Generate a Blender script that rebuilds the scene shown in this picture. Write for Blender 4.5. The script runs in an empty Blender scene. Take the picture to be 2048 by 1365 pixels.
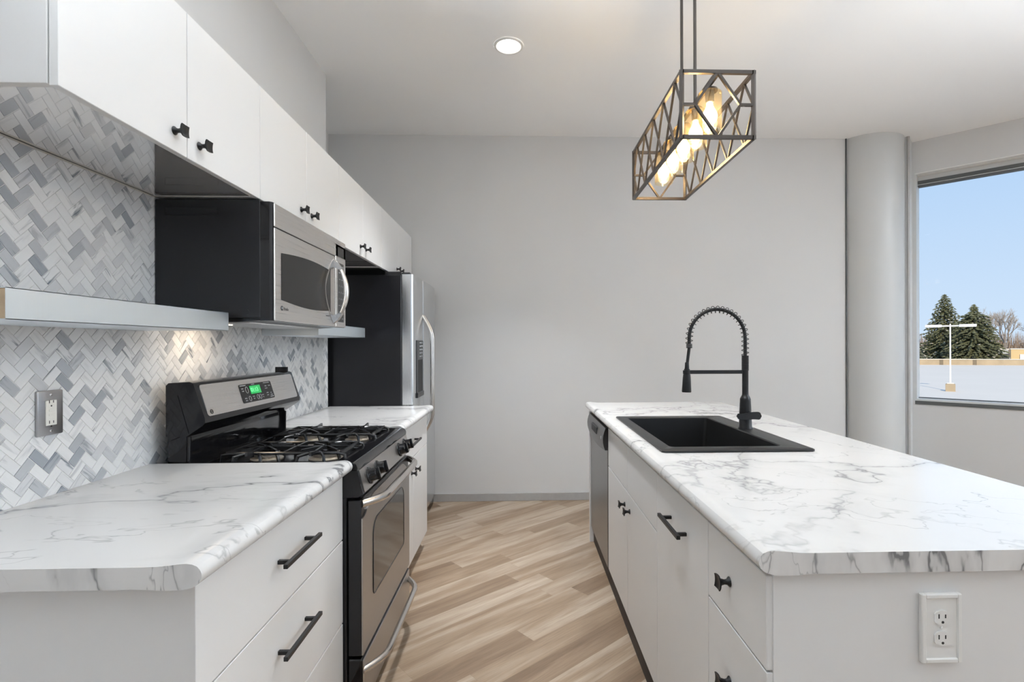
import bpy, bmesh, math, random
from mathutils import Vector, Matrix, Euler
PI = math.pi
R = math.radians
scene = bpy.context.scene
COL = scene.collection
rnd = random.Random(7)

# ------------------------------------------------------------------ camera, world, sun, added fill, exposure
F_PX, CX, CY, CAM_H = 1036.0, 1072.0, 692.0, 1.311
PSI = math.atan(32 / 1036.0)
cam_d = bpy.data.cameras.new('camera')
cam = bpy.data.objects.new('camera', cam_d)
COL.objects.link(cam)
cam_d.sensor_width = 36.0
cam_d.lens = F_PX / 2048 * 36.0
cam_d.shift_x = -(CX - 1024) / 2048
cam_d.shift_y = (CY - 682.5) / 2048
cam_d.clip_start = 0.02
cam_d.clip_end = 2000
cam.matrix_world = Matrix.Translation((0, 0, CAM_H)) @ Matrix.Rotation(-PSI, 4, 'Z') @ Matrix.Rotation(PI / 2, 4, 'X') @ Matrix.Rotation(-0.003, 4, 'Z')
scene.camera = cam

world = bpy.data.worlds.new('sky')
scene.world = world
world.use_nodes = True
wn = world.node_tree
wn.nodes.clear()
w_out = wn.nodes.new('ShaderNodeOutputWorld')
w_bg = wn.nodes.new('ShaderNodeBackground')
w_ramp = wn.nodes.new('ShaderNodeValToRGB')
w_sep = wn.nodes.new('ShaderNodeSeparateXYZ')
w_tc = wn.nodes.new('ShaderNodeTexCoord')
wn.links.new(w_tc.outputs['Generated'], w_sep.inputs[0])
wn.links.new(w_sep.outputs['Z'], w_ramp.inputs[0])
wn.links.new(w_ramp.outputs[0], w_bg.inputs[0])
wn.links.new(w_bg.outputs[0], w_out.inputs[0])
w_ramp.color_ramp.elements[0].position = 0.0
w_ramp.color_ramp.elements[0].color = (0.66, 0.80, 0.97, 1)
w_ramp.color_ramp.elements[1].position = 0.6
w_ramp.color_ramp.elements[1].color = (0.30, 0.50, 0.86, 1)
el = w_ramp.color_ramp.elements.new(0.26)
el.color = (0.49, 0.68, 0.94, 1)
w_bg.inputs['Strength'].default_value = 0.708


def light(name, kind, loc, power, color=(1, 1, 1), aim=None, size=None, size_y=None, radius=None, spread=None):
    d = bpy.data.lights.new(name, kind)
    d.energy = power
    d.color = color
    if kind == 'AREA':
        d.shape = 'RECTANGLE' if size_y else 'DISK'
        d.size = size
        if size_y:
            d.size_y = size_y
        if spread:
            d.spread = spread
    elif radius is not None:
        d.shadow_soft_size = radius
    o = bpy.data.objects.new(name, d)
    COL.objects.link(o)
    o.location = loc
    if aim is not None:
        o.rotation_euler = Vector(aim).to_track_quat('-Z', 'Y').to_euler()
    return o


sun = light('sun', 'SUN', (0, -20, 20), 3.1, (1, 0.87, 0.68), aim=(0.35, 0.93, -0.55))
sun.data.angle = R(0.6)
# area lights added at the unseen facade and rear windows to brighten the room
FD = Vector((0.7071, -0.7071, 0))          # along the facade
FN = Vector((0.7071, 0.7071, 0))           # outwards
FA = Vector((3.45, 4.449, 0))              # where the facade begins, by the column


def fac(s, off=0.0, z=0.0):
    p = FA + FD * s + FN * off
    return Vector((p.x, p.y, z))


# added fill outside the windows: one share aimed up at the ceiling, one level
for s_, w_ in ((3.75, 2.2), (6.55, 2.6)):
    light('window_uplight', 'AREA', fac(s_, 0.12, 1.80), 225, (0.83, 0.92, 1.0), aim=-FN + Vector((0, 0, 1.7)), size=w_, size_y=1.9, spread=R(104))
    light('window_fill', 'AREA', fac(s_, 0.12, 1.80), 26, (0.86, 0.93, 1.0), aim=-FN, size=w_, size_y=1.9)
light('window_uplight', 'AREA', (3.2, -4.12, 1.80), 12, (0.83, 0.92, 1.0), aim=(-0.15, 1, 1.7), size=4.4, size_y=1.9, spread=R(104))
light('window_fill', 'AREA', (3.2, -4.12, 1.80), 0.5, (0.90, 0.95, 1.0), aim=(-0.15, 1, 0), size=4.4, size_y=1.9)

# unseen uplights added to brighten the ceiling, standing in for a bounce flash
light('bounce_fill', 'AREA', (2.6, 1.5, 1.15), 12, (0.84, 0.925, 1.0), aim=(-0.25, 0.15, 1), size=0.6, spread=R(125))
light('bounce_fill', 'AREA', (0.0, 0.30, 0.55), 46, (0.84, 0.925, 1.0), aim=(0.04, 0.12, 1), size=0.4, spread=R(76))

scene.view_settings.view_transform = 'Standard'
scene.view_settings.look = 'None'
scene.view_settings.exposure = 0.50
scene.view_settings.gamma = 1.0
scene.view_settings.use_curve_mapping = False
cy = scene.cycles
cy.use_denoising = True
cy.max_bounces = 9
cy.diffuse_bounces = 5
cy.glossy_bounces = 4
cy.transmission_bounces = 6
cy.transparent_max_bounces = 16
cy.caustics_reflective = False
cy.caustics_refractive = False
cy.sample_clamp_indirect = 6.0


# ------------------------------------------------------------------ materials
class NT:
    def __init__(self, m):
        m.use_nodes = True
        self.t = m.node_tree
        self.bsdf = self.t.nodes['Principled BSDF']
        self.out = self.t.nodes['Material Output']

    def n(self, kind, **kw):
        x = self.t.nodes.new(kind)
        for k, v in kw.items():
            if k in x.inputs:
                x.inputs[k].default_value = v
            else:
                setattr(x, k, v)
        return x

    def l(self, a, b):
        self.t.links.new(a, b)

    def math(self, op, a, b=None, clamp=False):
        x = self.t.nodes.new('ShaderNodeMath')
        x.operation = op
        x.use_clamp = clamp
        for i, v in enumerate((a, b)):
            if v is None:
                continue
            if isinstance(v, (int, float)):
                x.inputs[i].default_value = v
            else:
                self.l(v, x.inputs[i])
        return x.outputs[0]

    def ramp(self, fac_, stops):
        x = self.t.nodes.new('ShaderNodeValToRGB')
        e = x.color_ramp.elements
        while len(e) < len(stops):
            e.new(0.5)
        for i, (p, c) in enumerate(stops):
            e[i].position = p
            e[i].color = (*c, 1) if len(c) == 3 else c
        self.l(fac_, x.inputs[0])
        return x.outputs[0]

    def mix(self, f, a, b):
        x = self.t.nodes.new('ShaderNodeMix')
        x.data_type = 'RGBA'
        for s, v in ((0, f), (6, a), (7, b)):
            if isinstance(v, (int, float)):
                x.inputs[s].default_value = v
            elif isinstance(v, tuple):
                x.inputs[s].default_value = (*v, 1)
            else:
                self.l(v, x.inputs[s])
        return x.outputs[2]

    def coords(self, scale=(1, 1, 1), rot=(0, 0, 0)):
        g = self.t.nodes.new('ShaderNodeNewGeometry')
        mp = self.t.nodes.new('ShaderNodeMapping')
        mp.inputs['Scale'].default_value = scale
        mp.inputs['Rotation'].default_value = rot
        self.l(g.outputs['Position'], mp.inputs[0])
        return mp.outputs[0]

    def noise(self, vec, scale, detail=3, rough=0.5, dist=0.0):
        x = self.n('ShaderNodeTexNoise', Scale=scale, Detail=detail, Roughness=rough, Distortion=dist)
        self.l(vec, x.inputs['Vector'])
        return x.outputs['Fac']

    def bump(self, h, strength=0.1, dist=0.01):
        b = self.n('ShaderNodeBump', Strength=strength, Distance=dist)
        self.l(h, b.inputs['Height'])
        self.l(b.outputs[0], self.bsdf.inputs['Normal'])


def mat(name, color=(0.8, 0.8, 0.8), rough=0.5, metal=0.0, spec=None, coat=0.0, emit=None, estr=0.0, mottle=0.0, mscale=6.0):
    m = bpy.data.materials.new(name)
    nt = NT(m)
    b = nt.bsdf
    b.inputs['Base Color'].default_value = (*color, 1)
    b.inputs['Roughness'].default_value = rough
    b.inputs['Metallic'].default_value = metal
    if spec is not None:
        b.inputs['Specular IOR Level'].default_value = spec
    if coat:
        b.inputs['Coat Weight'].default_value = coat
        b.inputs['Coat Roughness'].default_value = 0.05
    if emit:
        b.inputs['Emission Color'].default_value = (*emit, 1)
        b.inputs['Emission Strength'].default_value = estr
    if mottle:
        f = nt.noise(nt.coords(), mscale, 4)
        lo = tuple(c * (1 - mottle) for c in color)
        hi = tuple(min(1, c * (1 + mottle)) for c in color)
        nt.l(nt.mix(f, lo, hi), b.inputs['Base Color'])
    return m


def brushed(name, color=(0.55, 0.54, 0.53), rough=0.3, axis='Y', amount=0.12, mscale=2.0):
    """Brushed stainless steel: fine streaks along one axis."""
    m = mat(name, color, rough, 1.0)
    nt = NT(m)
    sc = {'X': (0.7, 300, 300), 'Y': (300, 0.7, 300), 'Z': (300, 300, 0.7)}[axis]
    f = nt.noise(nt.coords(sc), 4.0, 2)
    nt.l(nt.mix(f, tuple(c * (1 - amount) for c in color), tuple(min(1, c * (1 + amount)) for c in color)), nt.bsdf.inputs['Base Color'])
    r = nt.math('ADD', nt.math('MULTIPLY', f, 0.16), rough - 0.08)
    nt.l(r, nt.bsdf.inputs['Roughness'])
    return m


def marble(name, stretch, rot, vein=0.75, base=(0.80, 0.795, 0.785), seed=0.0, rough=0.22):
    m = mat(name, base, rough)
    nt = NT(m)
    g = nt.t.nodes.new('ShaderNodeNewGeometry')
    off = nt.n('ShaderNodeVectorMath', operation='ADD')
    off.inputs[1].default_value = (seed, seed * 0.7, seed * 0.3)
    nt.l(g.outputs['Position'], off.inputs[0])
    mp = nt.n('ShaderNodeMapping')
    mp.inputs['Rotation'].default_value = rot
    mp.inputs['Scale'].default_value = stretch
    nt.l(off.outputs[0], mp.inputs[0])
    v = mp.outputs[0]
    # warp the coordinates so the veins wander
    wn_ = nt.n('ShaderNodeTexNoise', Scale=2.6, Detail=5, Roughness=0.55)
    nt.l(v, wn_.inputs['Vector'])
    w = nt.n('ShaderNodeVectorMath', operation='MULTIPLY_ADD')
    w.inputs[1].default_value = (0.55, 0.55, 0.55)
    nt.l(wn_.outputs['Color'], w.inputs[0])
    nt.l(v, w.inputs[2])
    vv = w.outputs[0]

    def ridge(scale, detail, width, rg=0.55):
        f = nt.noise(vv, scale, detail, rg)
        d = nt.math('ABSOLUTE', nt.math('SUBTRACT', f, 0.5))
        return nt.math('SUBTRACT', 1.0, nt.math('DIVIDE', d, width), clamp=True)

    thin = nt.math('POWER', ridge(1.5, 4, 0.013), 1.4)
    thin2 = nt.math('POWER', ridge(3.4, 3, 0.011), 1.6)
    soft = nt.math('POWER', ridge(1.5, 4, 0.085), 2.0)
    patch = nt.ramp(nt.noise(vv, 1.3, 3), [(0.34, (0.22, 0.22, 0.22)), (0.60, (1, 1, 1))])
    patch2 = nt.ramp(nt.noise(v, 2.3, 2), [(0.40, (0.0, 0.0, 0.0)), (0.60, (1, 1, 1))])
    a = nt.math('MULTIPLY', thin, patch)
    b_ = nt.math('MULTIPLY', nt.math('MULTIPLY', thin2, patch2), 0.55)
    c = nt.math('MULTIPLY', nt.math('MULTIPLY', soft, patch), 0.38)
    tot = nt.math('MULTIPLY', nt.math('ADD', nt.math('MAXIMUM', a, b_), c), vein, clamp=True)
    cloud = nt.noise(v, 3.0, 3)
    basec = nt.mix(cloud, tuple(x * 0.955 for x in base), tuple(min(1, x * 1.035) for x in base))
    nt.l(nt.mix(tot, basec, (0.17, 0.17, 0.175)), nt.bsdf.inputs['Base Color'])
    return m


def clear_glass(name, tint=(1, 1, 1), refl=1.0, rough=0.0):
    """Thin glass: lets light through straight, mirrors by the angle."""
    m = bpy.data.materials.new(name)
    nt = NT(m)
    nt.t.nodes.remove(nt.bsdf)
    tr = nt.n('ShaderNodeBsdfTransparent')
    tr.inputs[0].default_value = (*tint, 1)
    gl = nt.n('ShaderNodeBsdfGlossy')
    gl.inputs['Roughness'].default_value = rough
    fr = nt.n('ShaderNodeFresnel', IOR=1.45)
    mx = nt.n('ShaderNodeMixShader')
    nt.l(nt.math('MULTIPLY', fr.outputs[0], refl), mx.inputs[0])
    nt.l(tr.outputs[0], mx.inputs[1])
    nt.l(gl.outputs[0], mx.inputs[2])
    nt.l(mx.outputs[0], nt.out.inputs[0])
    return m


M = {}
M['paint_wall'] = mat('grey_wall_paint', (0.635, 0.635, 0.635), 0.6, mottle=0.02, mscale=3)
M['paint_ceiling'] = mat('white_ceiling_paint', (0.92, 0.925, 0.93), 0.65, mottle=0.015, mscale=2)
M['column'] = mat('satin_grey_panel', (0.56, 0.57, 0.57), 0.34, spec=0.5)
M['cabinet'] = mat('white_cabinet_laminate', (0.775, 0.775, 0.77), 0.34, spec=0.35)
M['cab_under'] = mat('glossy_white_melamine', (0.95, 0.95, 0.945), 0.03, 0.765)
M['gap'] = mat('shadow_gap_dark', (0.03, 0.03, 0.03), 0.8)
M['black_matte'] = mat('matte_black_metal', (0.010, 0.010, 0.011), 0.36, spec=0.35)
M['black_gloss'] = mat('gloss_black_enamel', (0.006, 0.006, 0.007), 0.09, spec=0.38)
M['black_satin'] = mat('satin_black_steel', (0.011, 0.011, 0.013), 0.30, spec=0.4, mottle=0.3, mscale=5)
M['black_plastic'] = mat('black_plastic', (0.016, 0.016, 0.017), 0.28)
M['iron'] = mat('cast_iron', (0.015, 0.015, 0.016), 0.24, spec=0.6)
M['burner'] = mat('burner_aluminium', (0.62, 0.56, 0.48), 0.32, 0.8, mottle=0.25, mscale=40)
M['steel'] = brushed('stainless_steel', (0.72, 0.70, 0.68), 0.30, 'Y')
M['steel_oven'] = brushed('oven_door_steel', (0.48, 0.458, 0.44), 0.38, 'Y', 0.06)
M['steel_v'] = brushed('stainless_steel_upright', (0.70, 0.70, 0.70), 0.27, 'Z')
M['steel_blue'] = brushed('bright_sheet_steel', (0.80, 0.86, 0.90), 0.46, 'Z', 0.05)
M['steel_tube'] = mat('polished_steel_tube', (0.66, 0.63, 0.60), 0.22, 1.0)
M['chrome'] = mat('chrome', (0.82, 0.82, 0.83), 0.08, 1.0)
M['steel_dark'] = brushed('dark_stainless', (0.30, 0.30, 0.30), 0.33, 'Y', 0.08)
M['fridge_steel'] = brushed('refrigerator_steel', (0.78, 0.80, 0.82), 0.24, 'Z', 0.07)
M['plate_steel'] = brushed('outlet_plate_steel', (0.42, 0.42, 0.43), 0.34, 'Y', 0.1)
M['oven_glass'] = mat('dark_oven_glass', (0.045, 0.043, 0.04), 0.07, spec=0.7)
M['micro_glass'] = mat('dark_microwave_glass', (0.020, 0.019, 0.018), 0.18, spec=0.15)
M['white_plastic'] = mat('white_plastic', (0.80, 0.80, 0.78), 0.35)
M['cream_plastic'] = mat('cream_plastic', (0.84, 0.83, 0.77), 0.35)
M['slot'] = mat('dark_slot', (0.02, 0.02, 0.02), 0.6)
M['print_white'] = mat('white_print', (0.75, 0.78, 0.82), 0.5)
M['print_dark'] = mat('dark_print', (0.02, 0.02, 0.02), 0.5)
M['bronze'] = mat('dark_bronze_metal', (0.055, 0.045, 0.038), 0.40, 0.35)
def shade_glass():
    m = bpy.data.materials.new('amber_shade_glass')
    nt = NT(m)
    nt.t.nodes.remove(nt.bsdf)
    tr = nt.n('ShaderNodeBsdfTransparent')
    tr.inputs[0].default_value = (0.97, 0.91, 0.79, 1)
    tl = nt.n('ShaderNodeBsdfTranslucent')
    tl.inputs[0].default_value = (0.95, 0.78, 0.52, 1)
    gl = nt.n('ShaderNodeBsdfGlossy')
    gl.inputs['Roughness'].default_value = 0.05
    m1 = nt.n('ShaderNodeMixShader')
    m1.inputs[0].default_value = 0.016
    m2 = nt.n('ShaderNodeMixShader')
    m2.inputs[0].default_value = 0.04
    nt.l(tr.outputs[0], m1.inputs[1])
    nt.l(tl.outputs[0], m1.inputs[2])
    nt.l(m1.outputs[0], m2.inputs[1])
    nt.l(gl.outputs[0], m2.inputs[2])
    nt.l(m2.outputs[0], nt.out.inputs[0])
    return m


M['amber'] = shade_glass()
M['bulb'] = mat('lit_bulb', (1, 0.9, 0.7), 0.3, emit=(1.0, 0.80, 0.50), estr=22.0)
M['bulb'].node_tree.nodes['Principled BSDF'].inputs['Alpha'].default_value = 0.6
M['can_lens'] = mat('lit_lens', (1, 1, 1), 0.4, emit=(1.0, 0.96, 0.90), estr=14.0)
M['green_led'] = mat('green_display', (0.0, 0.05, 0.01), 0.3, emit=(0.02, 0.75, 0.16), estr=0.45)
M['green_digit'] = mat('lit_green_digit', (0.1, 0.5, 0.2), 0.3, emit=(0.25, 1.0, 0.40), estr=0.95)
M['hood_lamp'] = mat('lit_cooktop_lamp', (1, 1, 1), 0.3, emit=(1.0, 0.83, 0.62), estr=2.5)
M['pane'] = clear_glass('window_glass', (0.985, 0.995, 1.0), 0.04)
M['frame'] = mat('grey_window_frame', (0.62, 0.63, 0.63), 0.38, spec=0.5)
M['bright_reveal'] = mat('brightened_white_reveal', (0.86, 0.86, 0.85), 0.5)
M['gasket_and_band'] = mat('dark_gasket_and_band', (0.09, 0.095, 0.095), 0.6)
M['baseboard'] = mat('grey_vinyl_base', (0.36, 0.35, 0.34), 0.45, mottle=0.1, mscale=25)
M['caulk'] = mat('caulk', (0.62, 0.60, 0.55), 0.6)
M['grout'] = mat('grout', (0.82, 0.815, 0.80), 0.8)
M['sink'] = mat('black_composite', (0.010, 0.010, 0.0105), 0.40, spec=0.42, mottle=0.25, mscale=220)
M['wood_end'] = mat('raw_wood_end', (0.46, 0.35, 0.23), 0.7, mottle=0.3, mscale=30)
M['counter_l'] = marble('white_marble_laminate', (0.55, 1.30, 1.3), (0, 0, R(-22)), 0.85, (0.70, 0.695, 0.685), 8.9, 0.24)
M['counter_i'] = marble('white_marble_laminate_island', (0.95, 0.95, 0.95), (0, 0, R(30)), 0.88, (0.70, 0.695, 0.685), 21.3, 0.20)
M['counter_end'] = marble('marble_laminate_end', (2.3, 1.0, 0.8), (0, R(18), 0), 1.35, (0.74, 0.735, 0.725), 2.2, 0.30)
M['toe'] = mat('dark_toe_kick', (0.035, 0.030, 0.027), 0.6)


def floor_material():
    m = mat('oak_vinyl_plank', (0.5, 0.4, 0.3), 0.42)
    nt = NT(m)
    a = R(40.5)
    W_, L_ = 0.122, 1.02
    g = nt.t.nodes.new('ShaderNodeNewGeometry')
    s = nt.t.nodes.new('ShaderNodeSeparateXYZ')
    nt.l(g.outputs['Position'], s.inputs[0])
    x, y = s.outputs[0], s.outputs[1]
    u = nt.math('ADD', nt.math('MULTIPLY', x, math.cos(a)), nt.math('MULTIPLY', y, math.sin(a)))
    v = nt.math('ADD', nt.math('MULTIPLY', x, -math.sin(a)), nt.math('MULTIPLY', y, math.cos(a)))
    vr = nt.math('DIVIDE', v, W_)
    row = nt.math('FLOOR', vr)
    wn1 = nt.n('ShaderNodeTexWhiteNoise', noise_dimensions='1D')
    nt.l(row, wn1.inputs['W'])
    uu = nt.math('ADD', nt.math('DIVIDE', u, L_), nt.math('MULTIPLY', wn1.outputs['Value'], 7.3))
    colm = nt.math('FLOOR', uu)
    cmb = nt.n('ShaderNodeCombineXYZ')
    nt.l(row, cmb.inputs[0])
    nt.l(colm, cmb.inputs[1])
    wn2 = nt.n('ShaderNodeTexWhiteNoise', noise_dimensions='2D')
    nt.l(cmb.outputs[0], wn2.inputs['Vector'])
    r = wn2.outputs['Value']
    # grain coordinates, offset for each plank
    cg = nt.n('ShaderNodeCombineXYZ')
    nt.l(nt.math('ADD', nt.math('MULTIPLY', u, 1.6), nt.math('MULTIPLY', r, 37.0)), cg.inputs[0])
    nt.l(nt.math('ADD', nt.math('MULTIPLY', v, 15.0), nt.math('MULTIPLY', r, 91.0)), cg.inputs[1])
    broad = nt.noise(cg.outputs[0], 0.9, 3, 0.55, 0.6)
    cf = nt.n('ShaderNodeCombineXYZ')
    nt.l(nt.math('ADD', nt.math('MULTIPLY', u, 3.0), nt.math('MULTIPLY', r, 17.0)), cf.inputs[0])
    nt.l(nt.math('ADD', nt.math('MULTIPLY', v, 70.0), nt.math('MULTIPLY', r, 53.0)), cf.inputs[1])
    fine = nt.noise(cf.outputs[0], 2.0, 4, 0.65, 0.8)
    tone = nt.math('ADD', nt.math('MULTIPLY', r, 0.38), nt.math('MULTIPLY', broad, 0.95))
    c = nt.ramp(tone, [(0.28, (0.165, 0.107, 0.066)), (0.50, (0.240, 0.165, 0.106)), (0.70, (0.315, 0.228, 0.155)), (0.98, (0.48, 0.395, 0.31))])
    shade = nt.ramp(fine, [(0.30, (0.80, 0.78, 0.76)), (0.55, (1, 1, 1)), (0.8, (1.06, 1.06, 1.06))])
    mm = nt.n('ShaderNodeMix', data_type='RGBA', blend_type='MULTIPLY')
    mm.inputs[0].default_value = 1.0
    nt.l(c, mm.inputs[6])
    nt.l(shade, mm.inputs[7])
    fv = nt.math('FRACT', vr)
    ev = nt.math('MINIMUM', fv, nt.math('SUBTRACT', 1.0, fv))
    fu = nt.math('FRACT', uu)
    eu = nt.math('MULTIPLY', nt.math('MINIMUM', fu, nt.math('SUBTRACT', 1.0, fu)), L_ / W_)
    seam = nt.math('LESS_THAN', nt.math('MINIMUM', ev, eu), 0.007)
    nt.l(nt.mix(nt.math('MULTIPLY', seam, 0.35), mm.outputs[2], (0.16, 0.11, 0.07)), nt.bsdf.inputs['Base Color'])
    nt.bump(fine, 0.05, 0.002)
    return m


def tile_material():
    """Each tile carries its random value and along-tile coordinates in its UVs and colour attribute."""
    m = mat('honed_marble_tile', (0.75, 0.75, 0.75), 0.20, spec=0.5)
    nt = NT(m)
    at = nt.n('ShaderNodeAttribute', attribute_name='tile')
    sc = nt.n('ShaderNodeSeparateColor')
    nt.l(at.outputs['Color'], sc.inputs[0])
    r, r2, r3 = sc.outputs[0], sc.outputs[1], sc.outputs[2]
    uv = nt.n('ShaderNodeUVMap', uv_map='along')
    su = nt.n('ShaderNodeSeparateXYZ')
    nt.l(uv.outputs[0], su.inputs[0])
    cv = nt.n('ShaderNodeCombineXYZ')
    nt.l(nt.math('ADD', nt.math('MULTIPLY', su.outputs[0], 9.0), nt.math('MULTIPLY', r2, 60.0)), cv.inputs[0])
    nt.l(nt.math('ADD', nt.math('MULTIPLY', su.outputs[1], 60.0), nt.math('MULTIPLY', r3, 80.0)), cv.inputs[1])
    st = nt.noise(cv.outputs[0], 1.0, 3, 0.55, 0.5)
    base = nt.ramp(r, [(0.0, (0.90, 0.905, 0.91)), (0.64, (0.87, 0.875, 0.88)), (0.70, (0.80, 0.805, 0.82)), (0.82, (0.66, 0.67, 0.69)), (0.90, (0.52, 0.54, 0.57)), (1.0, (0.36, 0.385, 0.42))])
    amt = nt.ramp(r2, [(0.30, (0.05, 0.05, 0.05)), (0.62, (0.18, 0.18, 0.18)), (0.84, (0.45, 0.45, 0.45)), (0.93, (0.95, 0.95, 0.95))])
    s1 = nt.ramp(st, [(0.52, (0, 0, 0)), (0.66, (1, 1, 1))])
    c = nt.mix(nt.math('MULTIPLY', s1, amt), base, (0.19, 0.215, 0.25))
    nt.l(c, nt.bsdf.inputs['Base Color'])
    return m


M['floor'] = floor_material()
M['tile'] = tile_material()


# ------------------------------------------------------------------ geometry helpers
class MB:
    """Collects shapes (world coordinates) into one mesh."""

    def __init__(self):
        self.bm = bmesh.new()
        self.mi = 0

    def _add(self, verts, faces, smooth=False):
        vs = [self.bm.verts.new(v) for v in verts]
        for f in faces:
            try:
                fc = self.bm.faces.new([vs[i] for i in f])
                fc.material_index = self.mi
                fc.smooth = smooth
            except ValueError:
                pass
        return self

    def merge(self, other, smooth=False):
        other.verts.index_update()
        self._add([v.co.copy() for v in other.verts], [[v.index for v in f.verts] for f in other.faces], smooth)
        other.free()
        return self

    def box(self, lo, hi, bevel=0.0, seg=1, mtx=None):
        b = bmesh.new()
        bmesh.ops.create_cube(b, size=1.0)
        lo, hi = Vector(lo), Vector(hi)
        lo, hi = Vector((min(lo[i], hi[i]) for i in range(3))), Vector((max(lo[i], hi[i]) for i in range(3)))
        for v in b.verts:
            v.co = Vector(((lo[i] + hi[i]) / 2 + v.co[i] * (hi[i] - lo[i]) for i in range(3)))
        if bevel:
            bmesh.ops.bevel(b, geom=list(b.edges), offset=min(bevel, 0.45 * min(hi - lo)), segments=seg, profile=0.5, affect='EDGES')
        if mtx is not None:
            bmesh.ops.transform(b, matrix=mtx, verts=b.verts)
        return self.merge(b, False)

    def prism(self, poly, axis, a, b):
        """poly: 2-D outline in the other two axes (in x,y,z order); extruded from a to b along axis."""
        def P(p, t):
            return {'X': (t, p[0], p[1]), 'Y': (p[0], t, p[1]), 'Z': (p[0], p[1], t)}[axis]
        n = len(poly)
        vs = [P(p, a) for p in poly] + [P(p, b) for p in poly]
        fs = [list(range(n))[::-1], list(range(n, 2 * n))] + [[i, (i + 1) % n, n + (i + 1) % n, n + i] for i in range(n)]
        self._add(vs, fs)
        return self

    def lathe(self, prof, origin, axis='Z', seg=24, cap=True):
        """prof: list of (radius, height) along axis."""
        o = Vector(origin)
        ax = Vector({'X': (1, 0, 0), 'Y': (0, 1, 0), 'Z': (0, 0, 1)}[axis]) if isinstance(axis, str) else Vector(axis).normalized()
        e1 = ax.orthogonal().normalized()
        e2 = ax.cross(e1)
        vs, fs = [], []
        for r, h in prof:
            for k in range(seg):
                t = 2 * PI * k / seg
                vs.append(o + ax * h + (e1 * math.cos(t) + e2 * math.sin(t)) * r)
        for i in range(len(prof) - 1):
            for k in range(seg):
                a, b = i * seg + k, i * seg + (k + 1) % seg
                fs.append([a, b, b + seg, a + seg])
        if cap:
            fs.append(list(range(seg))[::-1])
            fs.append([(len(prof) - 1) * seg + k for k in range(seg)])
        self._add(vs, fs, True)
        return self

    def tube(self, pts, r, seg=10, caps=True, closed=False, squash=None):
        pts = [Vector(p) for p in pts]
        n = len(pts)
        rr = r if isinstance(r, (list, tuple)) else [r] * n
        vs, fs = [], []
        nrm = None
        for i, p in enumerate(pts):
            d = (pts[min(i + 1, n - 1)] - pts[max(i - 1, 0)])
            if closed:
                d = pts[(i + 1) % n] - pts[i - 1]
            d.normalize()
            if nrm is None:
                nrm = d.orthogonal().normalized()
            else:
                nrm = (nrm - d * nrm.dot(d))
                if nrm.length < 1e-6:
                    nrm = d.orthogonal()
                nrm.normalize()
            b = d.cross(nrm)
            for k in range(seg):
                t = 2 * PI * k / seg
                vs.append(p + (nrm * math.cos(t) + b * math.sin(t)) * rr[i])
        m = n if closed else n - 1
        for i in range(m):
            for k in range(seg):
                a, b = i * seg + k, i * seg + (k + 1) % seg
                c, d = ((i + 1) % n) * seg + (k + 1) % seg, ((i + 1) % n) * seg + k
                fs.append([a, b, c, d])
        if caps and not closed:
            fs.append(list(range(seg))[::-1])
            fs.append([(n - 1) * seg + k for k in range(seg)])
        self._add(vs, fs, True)
        return self

    def bar(self, p0, p1, w, h, up=(0, 0, 1)):
        """Square bar between two points."""
        p0, p1 = Vector(p0), Vector(p1)
        d = (p1 - p0).normalized()
        up = Vector(up)
        s = d.cross(up)
        if s.length < 1e-5:
            s = d.orthogonal()
        s.normalize()
        u = s.cross(d).normalized()
        vs = []
        for p in (p0, p1):
            for a, b in ((-1, -1), (1, -1), (1, 1), (-1, 1)):
                vs.append(p + s * a * w / 2 + u * b * h / 2)
        self._add(vs, [[3, 2, 1, 0], [4, 5, 6, 7], [0, 1, 5, 4], [1, 2, 6, 5], [2, 3, 7, 6], [3, 0, 4, 7]])
        return self

    def quad(self, *p):
        self._add([Vector(x) for x in p], [list(range(len(p)))])
        return self

    def text(self, s, size, mtx, depth=0.0005, align='CENTER'):
        cu = bpy.data.curves.new('txt', 'FONT')
        cu.body = s
        cu.size = size
        cu.align_x = align
        cu.align_y = 'CENTER'
        cu.extrude = depth
        cu.resolution_u = 3
        o = bpy.data.objects.new('txt', cu)
        COL.objects.link(o)
        dg = bpy.context.evaluated_depsgraph_get()
        me = o.evaluated_get(dg).to_mesh()
        self._add([mtx @ v.co for v in me.vertices], [list(p.vertices) for p in me.polygons])
        o.evaluated_get(dg).to_mesh_clear()
        bpy.data.objects.remove(o)
        bpy.data.curves.remove(cu)
        return self

    def build(self, name, mats, parent=None, origin=None, sharp=32, recalc=True):
        if recalc:
            bmesh.ops.recalc_face_normals(self.bm, faces=self.bm.faces)
        base = Vector(origin) if origin is not None else (Vector(parent['_o']) if parent is not None and '_o' in parent else Vector((0, 0, 0)))
        for v in self.bm.verts:
            v.co -= base
        me = bpy.data.meshes.new(name)
        self.bm.to_mesh(me)
        self.bm.free()
        for m in (mats if isinstance(mats, (list, tuple)) else [mats]):
            me.materials.append(m)
        me.polygons.foreach_set('use_smooth', [True] * len(me.polygons))
        me.set_sharp_from_angle(angle=R(sharp))
        o = bpy.data.objects.new(name, me)
        COL.objects.link(o)
        if parent is not None:
            o.parent = parent
            o['_o'] = parent['_o']
        else:
            o.location = base
            o['_o'] = list(base)
        return o


def thing(name, label, cat, loc, group=None):
    o = bpy.data.objects.new(name, None)
    o.empty_display_size = 0.05
    COL.objects.link(o)
    o.location = loc
    o['_o'] = [float(c) for c in loc]
    return tag(o, label, cat, group)


def tag(o, label, cat, group=None, kind=None):
    o['label'] = label
    o['category'] = cat
    if group:
        o['group'] = group
    if kind:
        o['kind'] = kind
    return o


def struct(o, label=None):
    o['kind'] = 'structure'
    if label:
        o['label'] = label
    return o


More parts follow.
